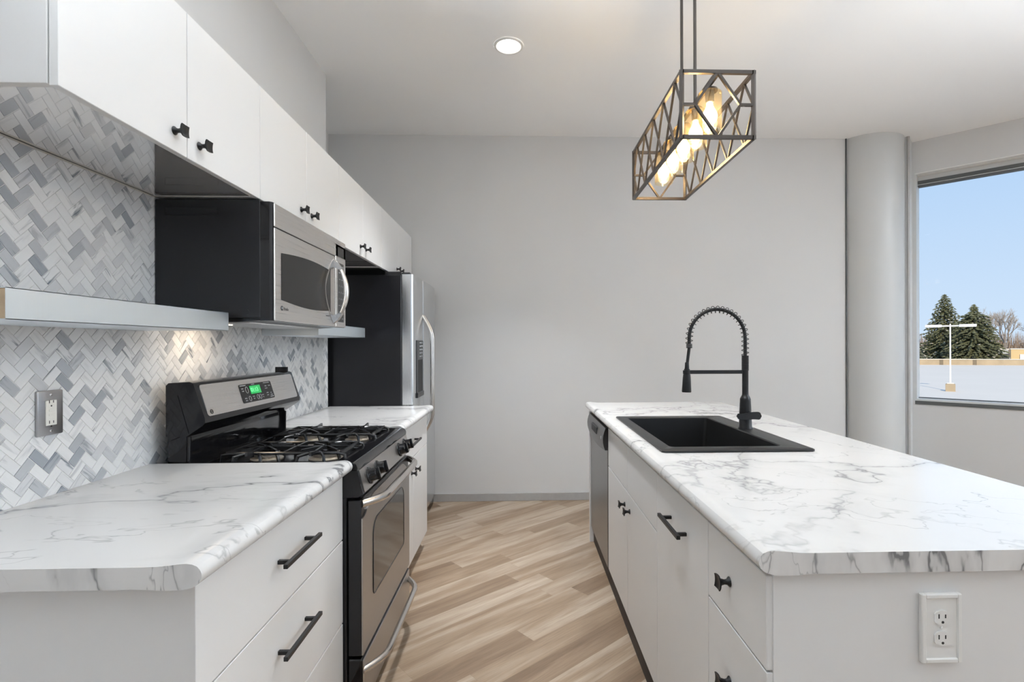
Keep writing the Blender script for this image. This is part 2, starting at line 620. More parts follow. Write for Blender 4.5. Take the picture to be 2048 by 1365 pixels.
def place(src, parent, pos, rot=None, label=None):
    """A copy of a small part, sharing its mesh, put under PARENT at world POS."""
    c = src.copy()
    COL.objects.link(c)
    c.parent = parent
    c.location = Vector(pos) - Vector(parent['_o'])
    if rot is not None:
        c.rotation_euler = rot
    c['_o'] = list(pos)
    return c


protos = []


def proto(o):
    protos.append(o)
    return o


# ------------------------------------------------------------------ room shell
WX = -1.265        # face of the kitchen wall
BY = 4.39          # face of the back wall
CZ = 3.09          # ceiling
WE = 3.43          # the kitchen wall ends, beyond it an alcove
AX = -1.60         # face of the alcove wall

fl = struct(MB().box((-2.0, -4.3, -0.25), (10.5, 4.9, 0.0)).build('floor', M['floor']), 'light oak plank floor laid on the diagonal')
cl = struct(MB().box((-2.0, -4.3, CZ), (10.5, 4.9, CZ + 0.3)).build('ceiling', M['paint_ceiling']), 'smooth white ceiling')
struct(MB().box((-2.0, -4.3, 0), (WX, WE, CZ)).build('wall_left', M['paint_wall']), 'grey wall behind the cabinets')
struct(MB().box((-2.0, WE, 0), (AX, 4.9, CZ)).build('wall_alcove', M['paint_wall']), 'grey wall of the refrigerator alcove')
struct(MB().box((AX, BY, 0), (2.95, 4.9, CZ)).build('wall_back', M['paint_wall']), 'plain grey back wall')
struct(MB().box((-0.75, BY - 0.012, 0.0), (2.82, BY, 0.066), 0.002).build('baseboard_back', M['baseboard']), 'grey vinyl base along the back wall')
struct(MB().box((-2.0, -0.62, 0), (-0.66, -0.48, CZ)).build('wall_added_shade', M['paint_wall']), 'short grey wall added out of view to shade the left cabinet ends')  # added behind the camera, unseen, to keep light off the left cabinet ends
# rear wall with a wide window
rw = MB()
rw.box((-1.265, -4.3, 0), (0.8, -4.0, CZ))
rw.box((5.6, -4.3, 0), (10.5, -4.0, CZ))
rw.box((0.8, -4.3, 0), (5.6, -4.0, 0.82))
rw.box((0.8, -4.3, 2.81), (5.6, -4.0, CZ))
struct(rw.build('wall_rear', M['paint_wall']), 'grey wall behind the camera')
# round column and the thin joint where its casing meets the back wall
cm = MB().lathe([(0.283, 0.0), (0.283, CZ)], (3.08, 4.515, 0), 'Z', 64)
struct(cm.build('column', M['column'], sharp=60), 'round grey column at the corner of the room')
struct(MB().box((2.812, 4.380, 0), (2.820, 4.46, CZ)).build('trim_1', M['gasket_and_band']), 'dark joint beside the column')
struct(MB().prism([(3.305, 4.330), (3.331, 4.330), (3.452, 4.452), (3.40, 4.60), (3.20, 4.62)], 'Z', 0, CZ).build('trim_2', M['frame']), 'upright casing between column and window')
struct(MB().prism([(3.312, 4.318), (3.328, 4.318), (3.336, 4.332), (3.305, 4.334)], 'Z', 0, CZ).build('trim_3', M['baseboard']), 'dark edge of the upright casing')
# facade: spandrel, sill wall and piers between windows
SIL, HED = 0.815, 2.81
WINS = [(0.017, 2.45), (2.65, 4.95), (5.15, 8.1)]


def fbox(mb, s0, s1, o0, o1, z0, z1):
    ps = [fac(s0, o0), fac(s1, o0), fac(s1, o1), fac(s0, o1)]
    return mb.prism([(p.x, p.y) for p in ps], 'Z', z0, z1)


wr = MB()
fbox(wr, -0.02, 8.9, 0, 0.3, 0, SIL)
fbox(wr, -0.02, 8.9, 0, 0.3, HED, CZ)
for s0, s1 in ((-0.02, 0.0), (2.45, 2.65), (4.95, 5.15), (8.1, 8.9)):
    fbox(wr, s0, s1, 0.0, 0.3, SIL, HED)
struct(wr.build('wall_right', M['paint_wall']), 'grey outer wall below and above the windows')
struct(MB().box((9.3, -4.3, 0), (10.5, -1.7, CZ)).build('wall_side', M['paint_wall']))
for i, (s0, s1) in enumerate(WINS):
    w = MB()
    fbox(w, s0, s1, 0.10, 0.17, HED - 0.085, HED)        # head
    fbox(w, s0, s1, -0.004, 0.17, SIL - 0.020, SIL + 0.022)      # sill
    fbox(w, s0 - 0.017, s0 + 0.012, 0.0, 0.17, SIL, HED)
    fbox(w, s1 - 0.012, s1 + 0.017, 0.0, 0.17, SIL, HED)
    wf = struct(w.build('window_%d' % (i + 1), M['frame']), 'large fixed window facing the snowy lot' if i == 0 else None)
    rv = MB()
    fbox(rv, s0, s1, 0.0, 0.10, HED - 0.006, HED + 0.001)
    rv.build('head_reveal', M['bright_reveal'], wf)  # whitened strip puts the snow's light on the header underside into its colour
    g = MB()
    fbox(g, s0, s1, 0.088, 0.10, HED - 0.075, HED - 0.048)  # dark band paints in the head frame's face as seen against the light
    fbox(g, s0, s1, 0.095, 0.15, HED - 0.098, HED - 0.085)
    fbox(g, s0, s1, -0.006, -0.002, SIL - 0.024, SIL + 0.006)  # dark strip over the sill's front face
    fbox(g, s0, s1, 0.10, 0.13, SIL + 0.022, SIL + 0.029)
    g.build('gasket_and_band', M['gasket_and_band'], wf)
    p = MB()
    fbox(p, s0, s1, 0.128, 0.134, SIL, HED - 0.05)
    p.build('pane', M['pane'], wf)
wf = MB()
for z0, z1 in ((SIL, SIL + 0.04), (HED - 0.05, HED)):
    wf.box((0.8, -4.2, z0), (5.6, -4.1, z1))
for x in (0.8, 3.18, 5.56):
    wf.box((x, -4.2, SIL), (x + 0.04, -4.1, HED))
wf = struct(wf.build('window_4', M['frame']))
MB().box((0.8, -4.09, SIL), (5.6, -4.085, HED)).build('pane', M['pane'], wf)


# ------------------------------------------------------------------ herringbone backsplash
def clip(poly, k, lim, keep_less):
    out = []
    for i in range(len(poly)):
        a, b = poly[i], poly[(i + 1) % len(poly)]
        ia = (a[k] <= lim) if keep_less else (a[k] >= lim)
        ib = (b[k] <= lim) if keep_less else (b[k] >= lim)
        if ia:
            out.append(a)
        if ia != ib:
            t = (lim - a[k]) / (b[k] - a[k])
            out.append(tuple(a[j] + (b[j] - a[j]) * t for j in range(4)))
    return out


def backsplash():
    W_, gp = 0.0275, 0.0011
    y0, y1, z0, z1 = 0.955, WE, 0.90, 1.8285
    bm = bmesh.new()
    col = bm.loops.layers.float_color.new('tile')
    uvl = bm.loops.layers.uv.new('along')
    rr = random.Random(21)
    c45 = math.sqrt(0.5)
    oy, oz = 0.0, 0.0
    N = 110
    for i in range(-N, N):
        for j in range(-N, N):
            bx, by_ = i + 2 * j, i - 2 * j
            for horiz in (0, 1):
                if horiz == 0:
                    x0_, y0_, x1_, y1_ = bx, by_, bx + 2, by_ + 1
                else:
                    x0_, y0_, x1_, y1_ = bx, by_ + 1, bx + 1, by_ + 3
                g = gp / W_
                cs = [(x0_ + g, y0_ + g), (x1_ - g, y0_ + g), (x1_ - g, y1_ - g), (x0_ + g, y1_ - g)]
                poly = []
                for cx, cyy in cs:
                    Y = 2.2 + (cx - cyy) * c45 * W_
                    Z = 1.36 + (cx + cyy) * c45 * W_
                    al = ((cx - x0_) if horiz == 0 else (cyy - y0_)) * W_
                    ac = ((cyy - y0_) if horiz == 0 else (cx - x0_)) * W_
                    poly.append((Y, Z, al, ac))
                ys = [p[0] for p in poly]
                zs = [p[1] for p in poly]
                if max(ys) < y0 or min(ys) > y1 or max(zs) < z0 or min(zs) > z1:
                    continue
                for k, lim, less in ((0, y0, False), (0, y1 - 0.001, True), (1, z0, False), (1, z1, True)):
                    if poly:
                        poly = clip(poly, k, lim, less)
                if len(poly) < 3:
                    continue
                rc = (rr.random(), rr.random(), rr.random(), 1)
                top = [bm.verts.new((WX + 0.0080, p[0], p[1])) for p in poly]
                bot = [bm.verts.new((WX + 0.0055, p[0], p[1])) for p in poly]
                fs = []
                try:
                    fs.append((bm.faces.new(top), poly))
                    for q in range(len(poly)):
                        q2 = (q + 1) % len(poly)
                        fs.append((bm.faces.new([top[q], bot[q], bot[q2], top[q2]]), [poly[q], poly[q], poly[q2], poly[q2]]))
                except ValueError:
                    continue
                for f, pp in fs:
                    for lp, p in zip(f.loops, pp):
                        lp[col] = rc
                        lp[uvl].uv = (p[2], p[3])
    bmesh.ops.recalc_face_normals(bm, faces=bm.faces)
    me = bpy.data.meshes.new('tile_backsplash')
    bm.to_mesh(me)
    bm.free()
    me.materials.append(M['tile'])
    o = bpy.data.objects.new('tile_backsplash', me)
    COL.objects.link(o)
    o['_o'] = [0, 0, 0]
    struct(o, 'grey and white marble herringbone backsplash')
    MB().box((WX, y0, z0), (WX + 0.0062, y1, z1)).build('grout', M['grout'], o)
    MB().box((WX, y0, z1 - 0.0035), (WX + 0.0088, 1.818, z1 + 0.0012)).build('caulk_line', M['caulk'], o)
    return o


backsplash()


# ------------------------------------------------------------------ cabinets
def make_knob():
    """Flared stem and a square dished face; points along +X."""
    b = MB()
    b.lathe([(0.0115, 0.0), (0.011, 0.002), (0.0065, 0.006), (0.0055, 0.012), (0.0075, 0.019), (0.010, 0.022)], (0, 0, 0), 'X', 20)
    s, n = 0.0155, 6
    vs, fs = [], []
    for side in (0, 1):
        for i in range(n + 1):
            for j in range(n + 1):
                u, v = -1 + 2 * i / n, -1 + 2 * j / n
                k = 1 - 0.07 * (abs(u) ** 3) * (abs(v) ** 3)
                bow = 0.0045 * (u * u + v * v) / 2
                x = 0.0215 + bow * 1.2 if side == 0 else 0.0255 + bow
                vs.append((x, u * s * k, v * s * k))
    m = (n + 1) ** 2
    for side in (0, 1):
        for i in range(n):
            for j in range(n):
                a = side * m + i * (n + 1) + j
                fs.append([a, a + 1, a + n + 2, a + n + 1] if side else [a, a + n + 1, a + n + 2, a + 1])
    rim = [i * (n + 1) for i in range(n + 1)] + [n * (n + 1) + j for j in range(1, n + 1)] + [i * (n + 1) + n for i in range(n - 1, -1, -1)] + [j for j in range(n - 1, 0, -1)]
    for a, c in zip(rim, rim[1:] + rim[:1]):
        fs.append([a, c, c + m, a + m])
    b._add(vs, fs, True)
    o = b.build('knob', M['black_matte'], sharp=40)
    return proto(o)


def make_pull(L):
    """Square bar pull along Y, standing off towards +X."""
    b = MB()
    b.box((0.026, -L / 2, -0.0055), (0.037, L / 2, 0.0055), 0.001)
    for s in (-1, 1):
        b.box((0.0, s * L * 0.36 - 0.005, -0.005), (0.028, s * L * 0.36 + 0.005, 0.005), 0.001)
    return proto(b.build('handle', M['black_matte']))


KNOB = make_knob()
PULL = make_pull(0.225)
PULL_S = make_pull(0.205)
UX, UZ0, UZ1 = -0.905, 1.826, 2.223


def wall_cabinet(y0, y1, label, first=False, last=False, wall=WX):
    t = thing('wall_cabinet', label, 'cabinet', (wall, (y0 + y1) / 2, UZ0), 'white wall cabinets in one run')
    c = MB()
    fx = UX - 0.0215
    c.box((wall + 0.003, y0 + 0.0005, UZ0 + 0.004), (fx, y0 + 0.0185, UZ1), 0.0008)
    c.box((wall + 0.003, y1 - 0.0185, UZ0 + 0.004), (fx, y1 - 0.0005, UZ1), 0.0008)
    c.box((wall + 0.003, y0 + 0.0185, UZ1 - 0.018), (fx, y1 - 0.0185, UZ1))
    c.box((wall + 0.003, y0 + 0.0185, UZ0 + 0.03), (wall + 0.009, y1 - 0.0185, UZ1 - 0.018))
    c.build('carcass', M['cabinet'], t)
    MB().box((wall + 0.002, y0 + 0.0185, UZ0 + 0.005), (fx - 0.001, y1 - 0.0185, UZ0 + 0.025)).build('bottom_panel', M['cab_under'], t)['label'] = 'glossy underside'
    ym = (y0 + y1) / 2
    for a, b, s in ((y0, ym, 1), (ym, y1, -1)):
        d = MB().box((UX - 0.019, a + 0.0015, UZ0), (UX, b - 0.0015, UZ1), 0.0012).build('door', M['cabinet'], t)
        ky = ym - 0.053 if s > 0 else ym + 0.053
        place(KNOB, d, (UX, ky, 1.879))
    return t


wall_cabinet(1.045, 1.838, 'white two-door wall cabinet nearest the camera, before the microwave')
wall_cabinet(1.838, 2.623, 'white two-door wall cabinet directly above the microwave')
wall_cabinet(2.623, 3.428, 'white two-door wall cabinet between the microwave and the refrigerator')
wall_cabinet(3.430, 4.366, 'white two-door wall cabinet directly above the refrigerator', wall=AX)


def counter_profile(depth_sign, front, back, zt=0.914, th=0.040):
    """Post-formed edge: a slight drip ridge, a round nose, then a flat underside. Returns (x,z)."""
    pts = [(0.110, 0.0), (0.080, 0.0006), (0.058, 0.0024), (0.040, 0.0047), (0.028, 0.0052), (0.018, 0.0040), (0.009, 0.0002), (0.0035, -0.006), (0.0006, -0.0135), (0.0006, -0.020), (0.004, -0.028), (0.010, -0.034), (0.018, -0.038), (0.030, -0.0415), (0.050, -0.0425), (0.075, -0.0425), (0.10, -th)]
    out = [(front + depth_sign * d, zt + z) for d, z in pts]
    out.append((back, zt - th))
    out.append((back, zt))
    return out


def countertop(name, label, front, back, y0, y1, m, hole=None):
    s = 1 if back > front else -1
    prof = counter_profile(s, front, back)
    zt = 0.914
    b = MB()
    if hole is None:
        b.prism(prof, 'Y', y0, y1)
    else:
        hx0, hx1, hy0, hy1 = hole
        # front strip carries the nose; the rest is slabs round the cut-out
        fx = hx0
        strip = [p for p in prof[:-2]] + [(fx, zt - 0.040), (fx, zt)]
        b.prism(strip, 'Y', y0, y1)
        for x0_, x1_, a, c in ((fx, hx1, y0, hy0), (fx, hx1, hy1, y1), (hx1, back, y0, y1)):
            b.box((x0_, a, zt - 0.040), (x1_, c, zt))
    bmesh.ops.recalc_face_normals(b.bm, faces=b.bm.faces)
    for f in b.bm.faces:
        if abs(f.normal.y) > 0.9 and abs(f.calc_center_median().y - (y0 + y1) / 2) > (y1 - y0) / 2 - 0.01:
            f.material_index = 1
    o = b.build(name, [m, M['counter_end']], origin=((front + back) / 2, (y0 + y1) / 2, zt), sharp=25)
    return tag(o, label, 'countertop')


countertop('countertop', 'white marble-look countertop on the drawer cabinet before the range, nearest the camera', -0.575, WX + 0.0085, 0.953, 1.797, M['counter_l'])
countertop('countertop', 'short white marble-look countertop between the range and the refrigerator', -0.575, WX + 0.0085, 2.566, 3.462, M['counter_l'])

BX = -0.610   # front plane of the base units


def base_drawers():
    y0, y1 = 0.985, 1.792
    t = thing('base_cabinet', 'white three-drawer base cabinet with long black bar pulls, before the range', 'cabinet', (-0.93, 1.39, 0), 'white base cabinets by the range')
    c = MB()
    c.box((WX + 0.003, y0 + 0.042, 0.10), (BX - 0.021, y1, 0.8705))
    c.box((WX + 0.05, y0 + 0.042, 0.0), (BX - 0.075, y1, 0.10))
    c.build('carcass', M['cabinet'], t)
    MB().box((WX + 0.003, y0, 0.0), (BX + 0.004, y0 + 0.039, 0.8705), 0.001).build('end_panel', M['cabinet'], t)
    for z0, z1, hz in ((0.6475, 0.862, 0.768), (0.3625, 0.6435, 0.54), (0.103, 0.3585, 0.262)):
        d = MB().box((BX - 0.019, y0 + 0.043, z0), (BX, y1 + 0.005, z1), 0.0014).build('drawer', M['cabinet'], t)
        place(PULL, d, (BX, 1.405, hz))


def base_doors():
    y0, y1 = 2.566, 3.405
    t = thing('base_cabinet', 'white base cabinet with one drawer over two doors, between range and refrigerator', 'cabinet', (-0.93, 2.98, 0), 'white base cabinets by the range')
    c = MB()
    c.box((WX + 0.003, y0, 0.10), (BX - 0.021, y1, 0.8705))
    c.box((WX + 0.05, y0, 0.0), (BX - 0.075, y1, 0.10))
    c.build('carcass', M['cabinet'], t)
    d = MB().box((BX - 0.019, y0 + 0.002, 0.680), (BX, y1, 0.862), 0.0014).build('drawer', M['cabinet'], t)
    place(PULL, d, (BX, 2.925, 0.775))
    ym = 2.98
    for a, b, k in ((y0 + 0.002, ym - 0.0015, ym - 0.055), (ym + 0.0015, y1, ym + 0.055)):
        dd = MB().box((BX - 0.019, a, 0.103), (BX, b, 0.676), 0.0014).build('door', M['cabinet'], t)
        place(KNOB, dd, (BX, k, 0.597))


base_drawers()
base_doors()

# ------------------------------------------------------------------ floating shelves
def shelf(y0, y1, label, capped=False):
    t = thing('floating_shelf', label, 'shelf', ((WX - 0.985) / 2, (y0 + y1) / 2, 1.365), 'steel-clad shelves on the tiled wall')
    x0, x1, z0, z1 = WX + 0.0085, -0.985, 1.365, 1.427
    MB().box((x0, y0 + 0.0015, z0 + 0.0015), (x1 - 0.0015, y1 - 0.0015, z1 - 0.0015)).build('core', M['wood_end'], t)['label'] = 'bare wooden end'
    s = MB()
    s.box((x0, y0, z0), (x1, y1, z0 + 0.0014))
    s.box((x0, y0, z1 - 0.0014), (x1, y1, z1))
    s.box((x1 - 0.0014, y0, z0), (x1, y1, z1))
    if capped:
        s.box((x0, y0 - 0.0012, z0), (x1, y0 + 0.0014, z1))
    s.build('cladding', M['steel_blue'], t)


shelf(1.024, 1.783, 'steel-faced floating shelf before the microwave, with a bare wooden end')
shelf(2.566, 3.326, 'steel-faced floating shelf beyond the microwave, in front of the refrigerator side', True)


# ------------------------------------------------------------------ outlets
def outlet_wall():
    y0, y1, z0, z1 = 1.381, 1.457, 1.077, 1.196
    x = WX + 0.008
    t = thing('wall_outlet', 'steel-plated double outlet on the herringbone tile, below the shelf', 'outlet', (x, 1.419, 1.136))
    MB().box((x, y0, z0), (x + 0.0075, y1, z1), 0.003, 2).build('cover_plate', M['plate_steel'], t)
    MB().box((x + 0.006, 1.4025, z0 + 0.026), (x + 0.0095, 1.4355, z1 - 0.026), 0.001).build('receptacle', M['cream_plastic'], t)
    for zc in (1.166, 1.112):
        for dy, h in ((-0.0065, 0.008), (0.0055, 0.0065)):
            MB().box((x + 0.009, 1.419 + dy - 0.001, zc - h / 2), (x + 0.0098, 1.419 + dy + 0.001, zc + h / 2)).build('slot', M['slot'], t)
        MB().lathe([(0.0022, 0), (0.0022, 0.0008)], (x + 0.009, 1.4185, zc - 0.011), 'X', 12).build('ground_hole', M['slot'], t)
    MB().box((x + 0.009, 1.411, 1.140), (x + 0.0103, 1.427, 1.1455), 0.0004).build('test_button', M['cream_plastic'], t)
    MB().box((x + 0.009, 1.411, 1.1285), (x + 0.0103, 1.427, 1.134), 0.0004).build('test_button', M['cream_plastic'], t)
    for zc in (z1 - 0.0115, z0 + 0.0115):
        MB().lathe([(0.0036, 0), (0.0034, 0.0012), (0.002, 0.0018)], (x + 0.0072, 1.419, zc), 'X', 14).build('screw', M['chrome'], t)


outlet_wall()


# ------------------------------------------------------------------ gas range
def xf(origin, xdir, ydir):
    x = Vector(xdir).normalized()
    y = Vector(ydir).normalized()
    z = x.cross(y)
    m = Matrix((x, y, z)).transposed().to_4x4()
    m.translation = Vector(origin)
    return m


def gas_range():
    y0, y1 = 1.800, 2.560
    t = thing('gas_range', 'black and stainless gas range with four burners and a green clock', 'range', (-0.87, 2.18, 0))
    b = MB()
    b.box((-1.200, y0 + 0.004, 0.03), (-0.600, y1 - 0.004, 0.880), 0.004)
    for yy in (y0 + 0.05, y1 - 0.05):
        for xx in (-1.15, -0.66):
            b.box((xx - 0.02, yy - 0.02, 0.0), (xx + 0.02, yy + 0.02, 0.04))
    b.build('body', M['black_satin'], t)
    # cooktop: raised rim round a sunken well
    c = MB()
    c.box((-1.200, y0, 0.872), (-0.590, y1, 0.888), 0.003)
    c.box((-1.200, y0, 0.884), (-0.585, y0 + 0.030, 0.911), 0.007, 3)
    c.box((-1.200, y1 - 0.030, 0.884), (-0.585, y1, 0.911), 0.007, 3)
    c.prism([(-0.655, 0.884), (-0.640, 0.911), (-0.578, 0.911), (-0.566, 0.905), (-0.560, 0.893), (-0.560, 0.882)], 'Y', y0, y1)
    c.box((-1.200, y0 + 0.02, 0.884), (-1.115, y1 - 0.02, 0.905), 0.006, 2)
    c.box((-1.10, 2.165, 0.886), (-0.66, 2.195, 0.893), 0.003)
    c.build('cooktop', M['black_gloss'], t, sharp=40)
    for xx, yy, r in ((-0.955, 1.985, 0.041), (-0.735, 1.985, 0.046), (-0.955, 2.375, 0.046), (-0.735, 2.375, 0.041)):
        q = MB().lathe([(r + 0.016, 0.0), (r + 0.016, 0.003), (r + 0.004, 0.005), (r - 0.002, 0.010), (r + 0.001, 0.012), (r + 0.001, 0.022), (r - 0.004, 0.0235)], (xx, yy, 0.8885), 'Z', 36)
        for k in range(24):
            a = 2 * PI * k / 24
            q.box((-0.0017, r - 0.002, 0), (0.0017, r + 0.003, 0.006), mtx=Matrix.Translation((xx, yy, 0.9065)) @ Matrix.Rotation(a, 4, 'Z'))
        bo = q.build('burner', M['burner'], t)
        MB().lathe([(r - 0.001, 0.0), (r, 0.003), (r - 0.002, 0.006), (r * 0.5, 0.0075), (0.001, 0.008)], (xx, yy, 0.911), 'Z', 36).build('burner_cap', M['black_gloss'], bo)['label'] = 'black burner cap'
    # two cast grates, each over a front and a back burner
    for yc in (1.985, 2.375):
        g = MB()
        zt, hw = 0.9285, 0.165

        def leg(p, q):
            g.bar((*p, zt), (*q, zt), 0.0085, 0.012)

        for xc in (-0.955, -0.735):
            for k in range(4):
                a = k * PI / 2 + PI / 4
                d = Vector((math.cos(a), math.sin(a)))
                p0 = Vector((xc, yc)) + d * 0.016
                p1 = Vector((xc, yc)) + d * 0.092
                g.bar((p0.x, p0.y, zt + 0.003), (p1.x, p1.y, zt - 0.001), 0.0085, 0.013)
                p2 = Vector((xc, yc)) + d * 0.118
                g.bar((p1.x, p1.y, zt - 0.001), (p2.x, p2.y, 0.890), 0.0085, 0.011)
            # fingers out to the sides, with turned-up tips
            for s in (-1, 1):
                g.tube([(xc - 0.05, yc + s * 0.150, 0.890), (xc - 0.045, yc + s * 0.146, zt - 0.004), (xc - 0.02, yc + s * 0.10, zt), (xc, yc + s * 0.085, zt), (xc + 0.02, yc + s * 0.10, zt), (xc + 0.045, yc + s * 0.146, zt - 0.004), (xc + 0.05, yc + s * 0.150, 0.890)], 0.0055, 8)
                g.bar((xc, yc + s * 0.030, zt + 0.006), (xc, yc + s * 0.10, zt + 0.002), 0.008, 0.013)
                g.bar((xc, yc + s * 0.10, zt), (xc, yc + s * 0.150, zt + 0.006), 0.008, 0.014)
        for s in (-1, 1):
            g.tube([(-1.065, yc + s * 0.110, 0.890), (-1.060, yc + s * 0.108, zt - 0.004), (-1.035, yc + s * 0.105, zt), (-0.655, yc + s * 0.105, zt), (-0.630, yc + s * 0.108, zt - 0.006), (-0.624, yc + s * 0.110, 0.890)], 0.0058, 8)
        g.bar((-1.045, yc, zt), (-0.645, yc, zt), 0.008, 0.013)
        for xx in (-1.045, -0.845, -0.645):
            g.bar((xx, yc - 0.105, zt), (xx, yc + 0.105, zt), 0.008, 0.012)
        g.build('grate', M['iron'], t)
    # backguard
    bg = MB()
    bg.box((-1.205, y0 + 0.004, 0.89), (-1.140, y1 - 0.004, 1.03), 0.008, 2)
    prof = [(-1.205, 1.005), (-1.205, 1.178), (-1.196, 1.187), (-1.125, 1.191), (-1.114, 1.186), (-1.074, 1.064), (-1.074, 1.050), (-1.083, 1.040), (-1.140, 1.002)]
    bg.prism(prof, 'Y', y0, y1)
    for yy in (y0, y1):
        s = -1 if yy < 2 else 1
        bg.prism([(-1.195, 0.99), (-1.195, 1.135), (-1.165, 1.145), (-1.128, 1.015)], 'Y', yy, yy + s * 0.002)
    for yy in (y0 + 0.018, y1 - 0.018):
        bg.tube([(-1.141, yy, 0.905), (-1.139, yy, 1.0)], 0.008, 10)
    bgo = bg.build('backguard', M['black_gloss'], t, sharp=40)
    # slanted stainless fascia
    p0, p1 = Vector((-1.1105, 0, 1.180)), Vector((-1.0755, 0, 1.066))
    up = (p0 - p1).normalized()
    H_ = (p0 - p1).length
    nrm = Vector((-up.z, 0, up.x)) * -1
    if nrm.x < 0:
        nrm = -nrm

    def on(y, h, off=0.0012):
        """point on the fascia: h up from its lower edge"""
        q = p1 + up * h + nrm * off
        return Vector((q.x, y, q.z))

    def slab(mb, ya, yb, ha, hb, o0, o1, rad=0.0):
        pts = []
        if rad:
            for cyy, ch, a0 in ((ya + rad, ha + rad, PI), (yb - rad, ha + rad, 1.5 * PI), (yb - rad, hb - rad, 0), (ya + rad, hb - rad, PI / 2)):
                for k in range(5):
                    a = a0 + k * PI / 8
                    pts.append((cyy + rad * math.cos(a), ch + rad * math.sin(a)))
        else:
            pts = [(ya, ha), (yb, ha), (yb, hb), (ya, hb)]
        n = len(pts)
        vs = [on(p[0], p[1], o0) for p in pts] + [on(p[0], p[1], o1) for p in pts]
        mb._add(vs, [list(range(n))[::-1], list(range(n, 2 * n))] + [[i, (i + 1) % n, n + (i + 1) % n, n + i] for i in range(n)])

    f = MB()
    slab(f, y0 + 0.022, y1 - 0.022, 0.004, H_ - 0.002, -0.002, 0.0022, 0.012)
    fo = f.build('fascia', M['steel'], bgo)
    fo['label'] = 'brushed steel fascia'
    k = MB()
    slab(k, 2.058, 2.316, 0.022, 0.098, 0.0, 0.0034, 0.007)
    cp = k.build('control_panel', M['black_gloss'], bgo)
    cp['label'] = 'black touch control panel'
    k = MB()
    slab(k, 2.133, 2.216, 0.054, 0.088, 0.003, 0.0040)
    k.build('clock_display', M['green_led'], bgo)['label'] = 'green clock display'
    tm = MB()
    tm.text('01:13', 0.026, xf(on(2.166, 0.070, 0.0044), (0, 1, 0), up), 0.0002)
    tm.build('clock_digit', M['green_digit'], bgo)
    for yc, h, s, sz in ((2.078, 0.080, 'BAKE', 0.0065), (2.078, 0.070, 'TEMP', 0.0065), (2.085, 0.040, 'BROIL', 0.0065), (2.085, 0.031, 'HI/LO', 0.006), (2.145, 0.043, 'COOK', 0.006), (2.145, 0.034, 'TIME', 0.006),
                          (2.220, 0.043, 'START', 0.006), (2.220, 0.034, 'ON', 0.006), (2.262, 0.078, 'TIMER', 0.006), (2.262, 0.068, 'ON/OFF', 0.006), (2.293, 0.078, 'CLOCK', 0.006), (2.262, 0.048, 'OVEN', 0.006), (2.262, 0.038, 'LIGHT', 0.006), (2.293, 0.046, 'SELF', 0.006), (2.293, 0.037, 'CLEAN', 0.006)):
        MB().text(s, sz, xf(on(yc, h, 0.0042), (0, 1, 0), up), 0.0001).build('lettering', M['print_white'], cp)
    for ya, yb, h in ((2.066, 2.108, 0.0915), (2.250, 2.300, 0.0915), (2.280, 2.308, 0.0285), (2.152, 2.176, 0.0925)):
        pr = MB()
        slab(pr, ya, yb, h, h + 0.0022, 0.0034, 0.0042)
        pr.build('printed_line', M['print_white'], cp)
    for yc, h, a, c in ((2.108, 0.073, 0.010, 0.013), (2.115, 0.037, 0.008, 0.010), (2.177, 0.038, 0.008, 0.010), (2.198, 0.038, 0.008, 0.010)):
        MB().tube([on(yc + a * math.cos(q * PI / 8), h + c * math.sin(q * PI / 8), 0.0042) for q in range(16)], 0.0007, 4, closed=True).build('button_outline', M['print_white'], cp)
    lg = MB()
    lg.tube([on(1.846 + 0.0075 * math.cos(q * PI / 8), 0.018 + 0.0075 * math.sin(q * PI / 8), 0.0028) for q in range(16)], 0.0011, 5, closed=True)
    MB().text('GE', 0.0095, xf(on(1.846, 0.018, 0.0026), (0, 1, 0), up), 0.0002).build('lettering', M['print_dark'], bgo)
    lg.build('logo', M['print_dark'], bgo)
    br = MB().box((-1.185, y1 - 0.016, 1.150), (-1.128, y1 - 0.004, 1.212), 0.001)
    br.build('anti_tip_bracket', M['black_gloss'], bgo)
    # slanted front control panel with knobs
    fp = MB()
    fp.prism([(-0.62, 0.884), (-0.562, 0.884), (-0.541, 0.800), (-0.560, 0.790), (-0.62, 0.790)], 'Y', y0, y1)
    fpo = fp.build('front_panel', M['black_gloss'], t)
    a, b2 = Vector((-0.5605, 0, 0.880)), Vector((-0.5412, 0, 0.803))
    u2 = (a - b2).normalized()
    n2 = Vector((u2.z, 0, -u2.x))
    sk = MB()
    vs = []
    for off in (0.0, 0.003):
        for yy, pt in ((y0 + 0.014, b2), (y1 - 0.014, b2), (y1 - 0.014, a), (y0 + 0.014, a)):
            q = pt + n2 * off
            vs.append((q.x, yy, q.z))
    sk._add(vs, [[3, 2, 1, 0], [4, 5, 6, 7], [0, 1, 5, 4], [1, 2, 6, 5], [2, 3, 7, 6], [3, 0, 4, 7]])
    sk.build('knob_fascia', M['steel_oven'], fpo)['label'] = 'brushed steel strip behind the knobs'
    kp = None
    for yy in (1.897, 2.005, 2.362, 2.470):
        q = (a + b2) / 2 + n2 * 0.003
        k = MB()
        o = Vector((q.x, yy, q.z))
        k.lathe([(0.031, 0.0), (0.031, 0.004), (0.027, 0.007), (0.0235, 0.008), (0.0215, 0.028), (0.019, 0.031)], o, n2, 28)
        e = Matrix.Translation(o) @ xf((0, 0, 0), (0, 1, 0), u2)
        k.box((-0.0055, -0.0225, 0.026), (0.0055, 0.0225, 0.040), 0.003, 2, mtx=e)
        k.build('knob', M['black_gloss'], t)
    # oven door
    d = MB()
    d.box((-0.595, y0 + 0.004, 0.240), (-0.549, y1 - 0.004, 0.778), 0.003)
    do = d.build('oven_door', M['black_satin'], t)
